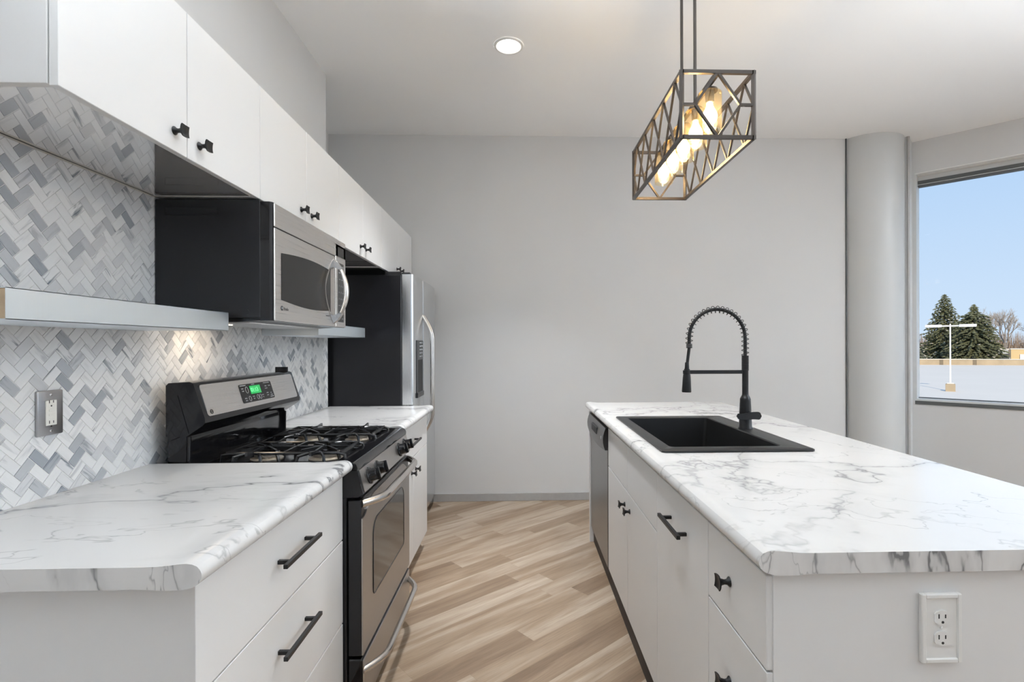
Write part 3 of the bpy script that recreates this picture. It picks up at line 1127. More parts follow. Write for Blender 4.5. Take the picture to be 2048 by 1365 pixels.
    x0_, x1_ = -0.549, -0.5445

    def plate(mb, poly, xa, xb):
        mb.prism(poly, 'X', xa, xb)

    top = []
    ya, yb = y0 + 0.005, y1 - 0.005
    for k in range(13):
        f_ = k / 12
        top.append((ya + 0.150 * f_, 0.715 + 0.052 * (3 * f_ ** 2 - 2 * f_ ** 3)))
    top2 = [(ya + yb - p[0], p[1]) for p in reversed(top)]
    s = MB()
    plate(s, [(ya, 0.243), (yb, 0.243)] + list(reversed(top2))[::-1][::-1] * 0 + top2[::-1][::-1] * 0 + [(yb, 0.715)] * 0 + list(reversed(top + top2)), x0_, x1_)
    s.build('door_skin', M['steel_oven'], do)['label'] = 'brushed steel door front'
    # window with big round upper corners
    wy0, wy1, wz0, wz1 = 1.930, 2.430, 0.392, 0.668
    wp = []
    for cyy, cz, a0, rr_ in ((wy0 + 0.02, wz0 + 0.02, PI, 0.02), (wy1 - 0.02, wz0 + 0.02, 1.5 * PI, 0.02), (wy1 - 0.06, wz1 - 0.06, 0, 0.06), (wy0 + 0.06, wz1 - 0.06, PI / 2, 0.06)):
        for k in range(9):
            q = a0 + k * PI / 16
            wp.append((cyy + rr_ * math.cos(q), cz + rr_ * math.sin(q)))
    MB().prism(wp, 'X', -0.547, -0.5432).build('window', M['oven_glass'], do)
    MB().tube([(-0.5435, p[0], p[1]) for p in wp], 0.0022, 6, closed=True).build('window_bezel', M['black_plastic'], do)
    v = MB()
    for k in range(5):
        v.box((-0.590 + k * 0.008, y0 + 0.05, 0.7775), (-0.586 + k * 0.008, y1 - 0.05, 0.7795))
    v.build('vent_slat', M['steel_dark'], do)

    def bow(z, out, ym0, ym1):
        pts = []
        for k in range(25):
            f_ = k / 24
            yy = ym0 + (ym1 - ym0) * f_
            e = min(f_, 1 - f_) * (ym1 - ym0)
            ss = min(1.0, e / 0.13)
            ss = math.sin(ss * PI / 2)
            pts.append((-0.553 + out * ss, yy, z))
        return pts

    h = MB().tube(bow(0.765, 0.060, y0 + 0.012, y1 - 0.012), 0.0145, 14)
    h.build('handle', M['steel_tube'], do)['label'] = 'polished steel bar handle'
    # bottom drawer
    d = MB()
    d.box((-0.595, y0 + 0.004, 0.045), (-0.549, y1 - 0.004, 0.228), 0.004)
    dr = d.build('drawer', M['black_gloss'], t)
    MB().box((-0.550, y0 + 0.012, 0.050), (-0.5445, y1 - 0.005, 0.222), 0.002).build('drawer_skin', M['steel_oven'], dr)['label'] = 'brushed steel drawer front'
    MB().tube(bow(0.182, 0.062, y0 + 0.018, y1 - 0.018), 0.0125, 14).build('handle', M['steel_tube'], dr)['label'] = 'polished steel bar handle'
    return t


gas_range()


# ------------------------------------------------------------------ microwave over the range
def microwave():
    y0, y1, z0, z1 = 1.822, 2.574, 1.399, 1.815
    t = thing('microwave', 'black and stainless over-the-range microwave with a curved handle', 'microwave', (-1.06, 2.2, z0))
    b = MB()
    b.box((WX + 0.010, y0, z0 + 0.012), (-0.897, y1, z1 + 0.006), 0.003)
    b.prism([(WX + 0.05, z0 + 0.012), (-0.90, z0 + 0.012), (-0.90, z0 + 0.004), (-0.98, z0 - 0.002), (WX + 0.05, z0 - 0.002)], 'Y', y0 + 0.01, y1 - 0.01)
    # embossed rib on the side
    for za, zb, xa, xb in ((1.790, 1.7925, -1.222, -1.04), (1.766, 1.7685, -1.222, -1.04), (1.766, 1.7925, -1.222, -1.2195), (1.766, 1.7925, -1.0425, -1.04)):
        b.box((xa, y0 - 0.0012, za), (xb, y0 + 0.002, zb))
    b.lathe([(0.010, 0), (0.010, 0.002), (0.006, 0.002)], (-0.945, y0 - 0.001, 1.430), 'Y', 16)
    b.build('case', M['black_satin'], t)
    MB().box((WX + 0.06, y0 + 0.05, z0 - 0.004), (-0.96, y1 - 0.05, z0 + 0.002), 0.002).build('grease_filter', M['steel_v'], t)['label'] = 'steel filter underneath'
    MB().box((-1.20, y0 + 0.06, z0 - 0.0065), (-1.10, y0 + 0.20, z0 - 0.003), 0.002).build('lamp_lens', M['hood_lamp'], t)['label'] = 'lit cooktop lamp'
    # rounded black edge of the front, and the stainless vent strip, door and control side
    fr = MB()
    fr.prism([(-0.899, y0 + 0.001), (-0.868, y0 + 0.003), (-0.860, y0 + 0.010), (-0.860, y1 - 0.010), (-0.868, y1 - 0.003), (-0.899, y1 - 0.001)], 'Z', z0 + 0.002, z1)
    fr.build('front_frame', M['black_gloss'], t)
    sx0, sx1 = -0.8605, -0.8545
    ys = 2.434
    MB().box((sx0, y0 + 0.013, 1.7315), (sx1, y1 - 0.006, z1 - 0.002), 0.002).build('vent_strip', M['steel'], t)
    d = MB().box((sx0, y0 + 0.013, z0 + 0.003), (sx1, ys - 0.001, 1.7275), 0.002).build('door', M['steel'], t)
    wp = []
    wy0, wy1 = 1.884, 2.346
    for k in range(17):
        f_ = k / 16
        wp.append((wy0 + (wy1 - wy0) * f_, 1.482 - 0.020 * math.sin(PI * (0.08 + 0.92 * f_) * 0.8)))
    for k in range(9):
        f_ = k / 8
        wp.append((wy1 - 0.018 * math.sin(PI * f_), 1.474 + (1.650 - 1.474) * f_))
    for k in range(17):
        f_ = 1 - k / 16
        wp.append((wy0 + (wy1 - wy0) * f_, 1.642 + 0.020 * math.sin(PI * (0.08 + 0.92 * f_) * 0.8)))
    MB().prism(wp, 'X', sx1 - 0.002, sx1 + 0.0014).build('window', M['micro_glass'], d)
    # bowed handle: a crescent that stands off the door
    n = 25
    vs, fs = [], []
    for k in range(n):
        f_ = k / (n - 1)
        z = 1.414 + (1.713 - 1.414) * f_
        w = math.sin(PI * f_)
        out = 0.058 * w ** 0.8
        hw = 0.004 + 0.010 * w ** 0.7
        th = 0.003 + 0.009 * w ** 0.6
        yc = 2.408
        for q in range(8):
            a = 2 * PI * q / 8
            vs.append((sx1 + out + th * math.cos(a), yc + hw * math.sin(a), z))
    for k in range(n - 1):
        for q in range(8):
            fs.append([k * 8 + q, k * 8 + (q + 1) % 8, (k + 1) * 8 + (q + 1) % 8, (k + 1) * 8 + q])
    fs += [list(range(8))[::-1], [(n - 1) * 8 + q for q in range(8)]]
    h = MB()
    h._add(vs, fs, True)
    for z_, s_ in ((1.690, -1), (1.437, 1)):
        h.prism([(sx1 - 0.001, z_ + s_ * -0.022), (sx1 + 0.020, z_ + s_ * -0.006), (sx1 + 0.040, z_ + s_ * 0.024), (sx1 + 0.034, z_ + s_ * 0.030), (sx1 - 0.001, z_ + s_ * 0.014)], 'Y', 2.396, 2.420)
    ho = h.build('handle', M['steel_tube'], d, sharp=50)
    ho['label'] = 'bowed polished steel handle'
    cr = []
    for k in range(13):
        f_ = k / 12
        cr.append((2.372 - 0.072 * math.sin(PI * f_), 1.436 + (1.690 - 1.436) * f_))
    cr += [(2.402, 1.713), (2.402, 1.414)]
    MB().prism([(p[0], p[1]) for p in cr], 'X', sx1 - 0.001, sx1 + 0.0022).build('handle_plate', M['steel_tube'], d)
    cr2 = []
    for k in range(13):
        f_ = k / 12
        cr2.append((2.360 - 0.052 * math.sin(PI * f_), 1.466 + (1.660 - 1.466) * f_))
    MB().prism(cr2, 'X', sx1 + 0.001, sx1 + 0.0030).build('finger_recess', M['black_gloss'], d)
    c = MB().box((sx0, ys + 0.001, z0 + 0.003), (sx1, y1 - 0.006, 1.7905), 0.002).build('control_panel', M['steel'], t)
    MB().box((sx1 - 0.001, 2.461, 1.735), (sx1 + 0.0012, 2.540, 1.780), 0.0008).build('display', M['micro_glass'], c)
    MB().box((sx1 - 0.001, 2.461, 1.426), (sx1 + 0.0010, 2.540, 1.706), 0.0008).build('keypad', M['black_plastic'], c)
    e = lambda y, z: xf((sx1 + 0.0014, y, z), (0, 1, 0), (0, 0, 1))
    rows = [('POPCORN', 'BEVERAGE'), ('REHEAT', 'POTATO'), ('COOK', 'DEFROST'), ('1', '2', '3'), ('4', '5', '6'), ('7', '8', '9'), ('TIME', '0', 'POWER'), ('START', 'CLEAR'), ('VENT', 'LIGHT')]
    for i, rw_ in enumerate(rows):
        for j, s in enumerate(rw_):
            yy = 2.463 + (j + 0.5) * 0.076 / len(rw_)
            MB().text(s, 0.0115 if len(s) == 1 else 0.0062, e(yy, 1.690 - i * 0.031), 0.0001).build('key_lettering', M['print_white'], c)
    lg = MB()
    lg.lathe([(0.0085, 0), (0.0085, 0.0008)], (sx1 + 0.0002, 1.888, 1.449), 'X', 20)
    MB().text('Profile', 0.014, e(1.902, 1.447), 0.0002, 'LEFT').build('lettering', M['print_dark'], d)
    MB().text('Spacemaker XL', 0.0075, e(2.330, 1.4475), 0.0002).build('lettering', M['print_dark'], d)
    lg.build('logo', M['print_dark'], d)
    m = MB()
    m.text('GE', 0.0095, e(1.888, 1.449), 0.0002)
    m.build('logo_letter', M['print_white'], d)
    return t


microwave()
light('cooktop_lamp', 'AREA', (-1.12, 2.02, 1.388), 0.34, (1.0, 0.80, 0.58), aim=(-0.15, 0.05, -1), size=0.10, size_y=0.08)


# ------------------------------------------------------------------ refrigerator
def refrigerator():
    y0, y1, zt = 3.484, 4.362, 1.792
    t = thing('refrigerator', 'side-by-side stainless refrigerator with a black side and water dispenser', 'refrigerator', (-1.1, 3.92, 0))
    MB().box((-1.56, y0, 0.02), (-0.792, y1, zt - 0.004), 0.004).build('case', M['black_satin'], t)
    g = MB().box((-1.50, y0 + 0.02, 0.0), (-0.80, y1 - 0.02, 0.06))
    g.box((-0.80, y0 + 0.01, 0.012), (-0.775, y1 - 0.01, 0.075), 0.003)
    g.build('kick_grille', M['black_plastic'], t)
    ysp = 3.848
    xb, xf_ = -0.786, -0.712

    def door(a, b, name):
        r = 0.020
        pts = [(xb, a), (xf_ - r, a)]
        for k in range(1, 7):
            q = -PI / 2 + k * PI / 12
            pts.append((xf_ - r + r * math.cos(q), a + r + r * math.sin(q)))
        n = 10
        for k in range(1, n):
            f_ = k / n
            pts.append((xf_ + 0.006 * math.sin(PI * f_), a + r + (b - a - 2 * r) * f_))
        for k in range(0, 7):
            q = k * PI / 12
            pts.append((xf_ - r + r * math.cos(q), b - r + r * math.sin(q)))
        pts.append((xb, b))
        return MB().prism(pts, 'Z', 0.082, zt).build(name, M['fridge_steel'], t, sharp=28)

    fz = door(y0 + 0.002, ysp - 0.002, 'freezer_door')
    fr = door(ysp + 0.002, y1 - 0.001, 'fridge_door')
    MB().box((-0.793, y0 + 0.004, 0.085), (-0.785, y1 - 0.004, zt - 0.004)).build('door_seal', M['gap'], t)

    def handle(parent, yc):
        pts = []
        za, zb = 0.66, 1.535
        for k in range(33):
            f_ = k / 32
            z = za + (zb - za) * f_
            e = min(f_, 1 - f_) * (zb - za)
            s = math.sin(min(1.0, e / 0.17) * PI / 2)
            pts.append((xf_ - 0.004 + 0.068 * s, yc, z))
        MB().tube(pts, 0.0115, 12).build('handle', M['steel_tube'], parent)['label'] = 'tall bowed steel handle'

    handle(fz, ysp - 0.030)
    handle(fr, ysp + 0.034)
    dp = MB()
    dx0, dx1 = xf_ - 0.001, xf_ + 0.0085
    ya, yb, za, zb = 3.565, 3.790, 0.955, 1.352
    dp.box((dx0, ya, 1.215), (dx1, yb, zb), 0.003)
    dp.box((dx0, ya, za), (dx1, ya + 0.030, 1.22), 0.003)
    dp.box((dx0, yb - 0.030, za), (dx1, yb, 1.22), 0.003)
    dp.box((dx0, ya, za), (dx1 + 0.006, yb, za + 0.035), 0.003)
    dp.build('dispenser', M['black_plastic'], fz)
    MB().box((dx0 - 0.002, ya + 0.02, za + 0.02), (dx0 + 0.0075, yb - 0.02, 1.218)).build('dispenser_recess', M['gap'], fz)
    for i, s in enumerate(('WATER', 'CRUSHED', 'CUBED', 'LIGHT', 'LOCK')):
        MB().text(s, 0.013, xf((dx1 + 0.0006, 3.735, 1.335 - i * 0.024), (0, 1, 0), (0, 0, 1)), 0.0002).build('lettering', M['print_white'], fz)
        MB().box((dx1, 3.660, 1.331 - i * 0.024), (dx1 + 0.0008, 3.695, 1.338 - i * 0.024)).build('button', M['print_white'], fz)
    for ya_, yb_ in ((y0 + 0.004, y0 + 0.060), (y1 - 0.05, y1 - 0.006)):
        h = MB().box((-0.90, ya_, zt - 0.006), (-0.79, yb_, zt + 0.018), 0.003)
        h.box((-0.79, ya_ + 0.01, zt), (-0.735, yb_ - 0.01, zt + 0.014), 0.003)
        h.build('hinge_cover', M['black_plastic'], t)


refrigerator()

# ------------------------------------------------------------------ island
IX = 0.475


def island():
    y0 = 0.985
    t = thing('base_cabinet', 'white island cabinet with stacked drawers and square knobs, nearest the camera', 'cabinet', (0.79, 1.14, 0), 'white island base cabinets')
    c = MB()
    c.box((IX + 0.021, y0 + 0.020, 0.10), (1.085, 1.2985, 0.8705))
    c.box((IX + 0.03, y0 + 0.020, 0.0), (1.085, 1.2985, 0.10))
    c.build('carcass', M['cabinet'], t)
    MB().box((IX + 0.012, y0, 0.0), (1.10, y0 + 0.019, 0.8705), 0.001).build('end_panel', M['cabinet'], t)
    for z0, z1, kz in ((0.680, 0.864, 0.772), (0.393, 0.676, 0.545), (0.103, 0.389, 0.26)):
        d = MB().box((IX, y0 + 0.003, z0), (IX + 0.019, 1.2965, z1), 0.0014).build('drawer', M['cabinet'], t)
        place(KNOB, d, (IX, 1.165, kz), (0, 0, PI))
    t = thing('base_cabinet', 'white island pull-out cabinet with a horizontal black bar pull, next to the sink cabinet', 'cabinet', (0.79, 1.545, 0), 'white island base cabinets')
    MB().box((IX + 0.021, 1.3005, 0.10), (1.085, 1.7885, 0.8705)).box((IX + 0.03, 1.3005, 0.0), (1.085, 1.7885, 0.10)).build('carcass', M['cabinet'], t)
    d = MB().box((IX, 1.3005, 0.103), (IX + 0.019, 1.7885, 0.864), 0.0014).build('door', M['cabinet'], t)
    place(PULL_S, d, (IX, 1.545, 0.769), (0, 0, PI))
    t = thing('base_cabinet', 'white two-door island sink cabinet under the black sink, beside the dishwasher', 'cabinet', (0.79, 2.29, 0), 'white island base cabinets')
    c = MB()
    c.box((IX + 0.021, 1.7905, 0.10), (1.085, 2.785, 0.640))
    c.box((IX + 0.021, 1.7905, 0.640), (IX + 0.045, 2.785, 0.8705))
    c.box((1.115 - 0.06, 1.7905, 0.640), (1.115 - 0.035, 2.785, 0.8705))
    for a in (1.7905, 2.767):
        c.box((IX + 0.04, a, 0.640), (1.08, a + 0.018, 0.8705))
    c.box((IX + 0.03, 1.7905, 0.0), (1.085, 2.785, 0.10))
    c.build('carcass', M['cabinet'], t)
    ym = 2.288
    for a, b in ((1.792, ym - 0.0015), (ym + 0.0015, 2.786)):
        MB().box((IX, a, 0.662), (IX + 0.019, b, 0.864), 0.0014).build('false_front', M['cabinet'], t)
    for a, b, k in ((1.792, ym - 0.0015, ym - 0.05), (ym + 0.0015, 2.786, ym + 0.055)):
        d = MB().box((IX, a, 0.103), (IX + 0.019, b, 0.658), 0.0014).build('door', M['cabinet'], t)
        place(KNOB, d, (IX, k, 0.588), (0, 0, PI))
    o = MB().box((IX - 0.012, 3.4475, 0.0), (1.10, 3.478, 0.8705), 0.001).build('end_panel', M['cabinet'], origin=(0.78, 3.46, 0))
    tag(o, 'white end panel standing beyond the dishwasher', 'panel')
    o = MB().box((IX + 0.014, y0 + 0.02, 0.0), (IX + 0.029, 3.445, 0.098), 0.001).build('toe_kick', M['toe'], origin=(IX + 0.02, 2.2, 0))
    tag(o, 'dark toe kick along the floor under the island doors', 'toe kick')
    hole = (0.553, 1.032, 1.938, 2.772)
    countertop('island_countertop', 'long white marble-look countertop of the island, holding the sink', 0.452, 1.400, 0.971, 3.592, M['counter_i'], hole)
    p = MB().box((1.087, y0 + 0.02, 0.0), (1.10, 3.4465, 0.8705)).build('back_panel', M['cabinet'], origin=(1.09, 2.2, 0))
    tag(p, 'white back panel of the island on the window side', 'panel')


island()


def dishwasher():
    t = thing('dishwasher', 'dark stainless dishwasher with a curved black control panel, at the island end', 'dishwasher', (0.78, 3.1, 0))
    y0, y1 = 2.792, 3.4445
    MB().box((IX + 0.026, y0 + 0.004, 0.10), (1.07, y1 - 0.004, 0.866)).build('tub', M['black_satin'], t)
    d = MB().box((IX - 0.004, y0 + 0.002, 0.105), (IX + 0.024, y1 - 0.002, 0.760), 0.003).build('door', M['steel_dark'], t)
    # bulging control panel with a curved lower edge
    n, m = 16, 6
    vs, fs = [], []
    for i in range(n + 1):
        f_ = i / n
        y = y0 + 0.002 + (y1 - y0 - 0.004) * f_
        zb = 0.742 - 0.022 * math.sin(PI * f_)
        for j in range(m + 1):
            g_ = j / m
            z = zb + (0.862 - zb) * g_
            x = IX - 0.006 - 0.022 * math.sin(PI * min(1, 0.15 + 0.75 * g_))
            vs.append((x, y, z))
    k = len(vs)
    vs += [(IX + 0.024, v[1], v[2]) for v in vs]
    for i in range(n):
        for j in range(m):
            a = i * (m + 1) + j
            fs.append([a, a + 1, a + m + 2, a + m + 1])
            fs.append([k + a, k + a + m + 1, k + a + m + 2, k + a + 1])
    rim = [i * (m + 1) for i in range(n + 1)] + [n * (m + 1) + j for j in range(1, m + 1)] + [i * (m + 1) + m for i in range(n - 1, -1, -1)] + [j for j in range(m - 1, 0, -1)]
    for a, c in zip(rim, rim[1:] + rim[:1]):
        fs.append([a, c, k + c, k + a])
    b = MB()
    b._add(vs, fs, True)
    c = b.build('control_panel', M['black_plastic'], t, sharp=50)
    MB().box((IX - 0.0315, 3.02, 0.790), (IX - 0.020, 3.22, 0.832), 0.006, 2).build('latch_recess', M['gap'], c)
    MB().lathe([(0.011, 0), (0.010, 0.003), (0.006, 0.004)], (IX - 0.025, 2.865, 0.800), (-1, 0, 0), 20).build('badge', M['chrome'], c)['label'] = 'round chrome badge'


dishwasher()


def outlet_island():
    x0, x1, z0, z1 = 0.773, 0.853, 0.695, 0.829
    y = 0.985
    t = thing('island_outlet', 'white outlet on the island end panel below the countertop', 'outlet', (0.816, y, 0.762))
    p = MB()
    bw = 0.0095
    p.box((x0, y - 0.0105, z0), (x0 + bw, y, z1), 0.002)
    p.box((x1 - bw, y - 0.0105, z0), (x1, y, z1), 0.002)
    p.box((x0 + bw - 0.002, y - 0.0105, z0), (x1 - bw + 0.002, y, z0 + bw), 0.002)
    p.box((x0 + bw - 0.002, y - 0.0105, z1 - bw), (x1 - bw + 0.002, y, z1), 0.002)
    p.box((x0 + 0.005, y - 0.0075, z0 + 0.005), (x1 - 0.005, y, z1 - 0.005))
    p.build('cover_plate', M['white_plastic'], t)
    xc = 0.813
    for zc in (0.783, 0.743):
        pts = []
        for k in range(25):
            a = 2 * PI * k / 24
            pts.append((xc + max(-0.0145, min(0.0145, 0.0175 * math.cos(a))), zc + 0.0145 * math.sin(a)))
        rc = MB().prism(pts[:-1], 'Y', y - 0.0100, y - 0.0070).build('receptacle', M['white_plastic'], t)
        for dx, h in ((-0.0065, 0.0085), (0.0065, 0.007)):
            MB().box((xc + dx - 0.0011, y - 0.0104, zc + 0.003 - h / 2), (xc + dx + 0.0011, y - 0.0098, zc + 0.003 + h / 2)).build('slot', M['slot'], rc)
        MB().lathe([(0.0026, 0), (0.0026, 0.0006)], (xc + 0.001, y - 0.0098, zc - 0.0085), (0, -1, 0), 12).build('ground_hole', M['slot'], rc)
    MB().lathe([(0.003, 0), (0.003, 0.001), (0.0015, 0.0016)], (xc, y - 0.0075, 0.763), (0, -1, 0), 12).build('screw', M['white_plastic'], t)


outlet_island()


# ------------------------------------------------------------------ sink and faucet
def sink():
    zt = 0.914
    ox0, ox1, oy0, oy1 = 0.522, 1.098, 1.890, 2.818
    ix0, ix1, iy0, iy1 = 0.570, 1.005, 1.955, 2.755
    t = thing('kitchen_sink', 'black composite drop-in sink set into the island countertop', 'sink', (0.80, 2.35, zt))
    h = 0.010
    rim = MB()

    def rr(x0, x1, y0, y1, r, n=5):
        pts = []
        for cx, cyy, a0 in ((x0 + r, y0 + r, PI), (x1 - r, y0 + r, 1.5 * PI), (x1 - r, y1 - r, 0), (x0 + r, y1 - r, PI / 2)):
            for k in range(n + 1):
                a = a0 + k * PI / 2 / n
                pts.append((cx + r * math.cos(a), cyy + r * math.sin(a)))
        return pts

    loops = [(rr(ox0, ox1, oy0, oy1, 0.012), zt + 0.0022), (rr(ox0, ox1, oy0, oy1, 0.012), zt + h - 0.002), (rr(ox0 + 0.003, ox1 - 0.003, oy0 + 0.003, oy1 - 0.003, 0.012), zt + h), (rr(ix0, ix1, iy0, iy1, 0.020), zt + h), (rr(ix0 + 0.004, ix1 - 0.004, iy0 + 0.004, iy1 - 0.004, 0.020), zt + h - 0.004)]
    vs, fs = [], []
    n = len(loops[0][0])
    for pts, z in loops:
        vs += [(p[0], p[1], z) for p in pts]
    for i in range(len(loops) - 1):
        for k in range(n):
            a, b = i * n + k, i * n + (k + 1) % n
            fs.append([a, b, b + n, a + n])
    rim._add(vs, fs)
    rim.build('rim', M['sink'], t, sharp=40, recalc=False)
    bs = MB()
    a = rr(ix0 + 0.004, ix1 - 0.004, iy0 + 0.004, iy1 - 0.004, 0.020)
    b = rr(ix0 + 0.012, ix1 - 0.012, iy0 + 0.012, iy1 - 0.012, 0.022)
    c = rr(ix0 + 0.030, ix1 - 0.030, iy0 + 0.030, iy1 - 0.030, 0.030)
    loops = [(a, zt + h - 0.004), (b, 0.716), (c, 0.700)]
    vs, fs = [], []
    for pts, z in loops:
        vs += [(p[0], p[1], z) for p in pts]
    for i in range(2):
        for k in range(n):
            q, r_ = i * n + k, i * n + (k + 1) % n
            fs.append([q, r_, r_ + n, q + n])
    fs.append([2 * n + k for k in range(n)])
    bs._add(vs, fs)
    bs.build('basin', M['sink'], t, sharp=40, recalc=False)
    MB().lathe([(0.045, 0.0), (0.045, 0.003), (0.036, 0.004), (0.030, 0.0015)], (0.79, 2.35, 0.700), 'Z', 28).build('drain', M['black_gloss'], t)
    MB().lathe([(0.006, 0), (0.005, 0.002)], (0.999, 2.30, 0.80), (-1, 0, 0), 12).build('overflow_hole', M['steel_dark'], t)


sink()


def faucet():
    fx, fy, z0 = 1.044, 2.372, 0.924
    t = thing('kitchen_faucet', 'tall matte black spring faucet standing on the sink rim', 'faucet', (fx, fy, z0))
    bd = MB()
    bd.lathe([(0.031, 0.0), (0.031, 0.004), (0.0285, 0.008), (0.0270, 0.070), (0.0240, 0.125), (0.0235, 0.138), (0.0200, 0.146), (0.0145, 0.156), (0.0140, 0.165), (0.0140, 0.268), (0.0145, 0.270)], (fx, fy, z0), 'Z', 32)
    bd.build('body', M['black_matte'], t)
    cl_ = MB()
    for k in range(12):
        cl_.lathe([(0.0145, 0.0), (0.0160, 0.0015), (0.0160, 0.004), (0.0145, 0.0055)], (fx, fy, 1.193 + k * 0.0058), 'Z', 24)
    cl_.build('spring_collar', M['black_matte'], t)
    # lever on the side
    lv = MB()
    lv.lathe([(0.0150, 0.0), (0.0150, 0.045), (0.013, 0.049)], (fx + 0.008, fy - 0.016, 0.990), (0, -1, 0), 20)
    n = 17
    vs, fs = [], []
    for k in range(n):
        f_ = k / (n - 1)
        x = fx + 0.046 - 0.112 * f_
        hw = 0.0185 * (1 - f_) ** 1.0 + 0.0120 * f_
        if f_ < 0.15:
            hw *= math.sqrt(1 - ((0.15 - f_) / 0.15) ** 2) * 0.98 + 0.02
        if f_ > 0.92:
            hw *= math.sqrt(max(0.0, 1 - ((f_ - 0.92) / 0.08) ** 2)) * 0.98 + 0.02
        zc = 0.990 + 0.002 * math.sin(f_ * PI * 2)
        for dy in (-0.066, -0.056):
            vs.append((x, fy + dy, zc + hw))
            vs.append((x, fy + dy, zc - hw))
    for k in range(n - 1):
        a, b = k * 4, k * 4 + 4
        fs += [[a, a + 1, b + 1, b], [a + 2, b + 2, b + 3, a + 3], [a, b, b + 2, a + 2], [a + 1, a + 3, b + 3, b + 1]]
    fs += [[0, 2, 3, 1], [(n - 1) * 4, (n - 1) * 4 + 1, (n - 1) * 4 + 3, (n - 1) * 4 + 2]]
    lv._add(vs, fs, True)
    lv.build('lever', M['black_matte'], t, sharp=50)
    # hose arch
    zb, xs = 1.262, 0.782
    c0 = Vector(((fx + xs) / 2, fy, 1.345))
    rx = (fx - xs) / 2
    path = [Vector((fx, fy, z)) for z in (zb, 1.285, 1.31, 1.33)]
    for k in range(25):
        a = PI * k / 24
        path.append(c0 + Vector((rx * math.cos(a), 0, 0.132 * math.sin(a))))
    path += [Vector((xs, fy, z)) for z in (1.335, 1.318)]
    MB().tube(path, 0.0080, 12).build('hose', M['black_matte'], t)
    # spring wound round the hose
    ln = [0.0]
    for a, b in zip(path, path[1:]):
        ln.append(ln[-1] + (b - a).length)
    tot = ln[-1]
    turns = 25
    pts = []
    for k in range(turns * 12 + 1):
        s = tot * k / (turns * 12)
        i = max(j for j in range(len(ln)) if ln[j] <= s + 1e-9)
        i = min(i, len(path) - 2)
        f_ = (s - ln[i]) / max(1e-9, ln[i + 1] - ln[i])
        p = path[i].lerp(path[i + 1], f_)
        d = (path[i + 1] - path[i]).normalized()
        e1 = Vector((0, 1, 0))
        e2 = d.cross(e1).normalized()
        a = 2 * PI * k / 12
        pts.append(p + (e1 * math.cos(a) + e2 * math.sin(a)) * 0.0158)
    MB().tube(pts, 0.0017, 6).build('spring', M['black_matte'], t)
    sp = MB()
    for k in range(4):
        sp.lathe([(0.0125, 0), (0.0142, 0.0015), (0.0142, 0.003), (0.0125, 0.0045)], (xs, fy, 1.298 + k * 0.005), 'Z', 20)
    sp.build('hose_collar', M['black_matte'], t)
    sh = MB()
    top, bot = Vector((xs, fy, 1.302)), Vector((0.769, fy, 1.200))
    sh.tube([top, (top + bot) / 2, bot + Vector((0.0005, 0, 0))], 0.0072, 14)
    ax = Vector((-0.02, 0, -1)).normalized()
    sh.lathe([(0.0082, 0.0), (0.0090, 0.002), (0.0105, 0.030), (0.0130, 0.031), (0.0130, 0.048), (0.0110, 0.050), (0.0165, 0.056), (0.0180, 0.070), (0.0215, 0.134), (0.0205, 0.138), (0.016, 0.138)], (0.7715, fy, 1.232), ax, 26)
    sh.build('spray_head', M['black_matte'], t)
    am = MB().box((0.782, fy - 0.006, 1.1785), (fx - 0.012, fy + 0.006, 1.1955), 0.002)
    am.lathe([(0.0165, 0), (0.0165, 0.016)], (0.769, fy, 1.179), 'Z', 20)
    am.build('support_arm', M['black_matte'], t)


faucet()


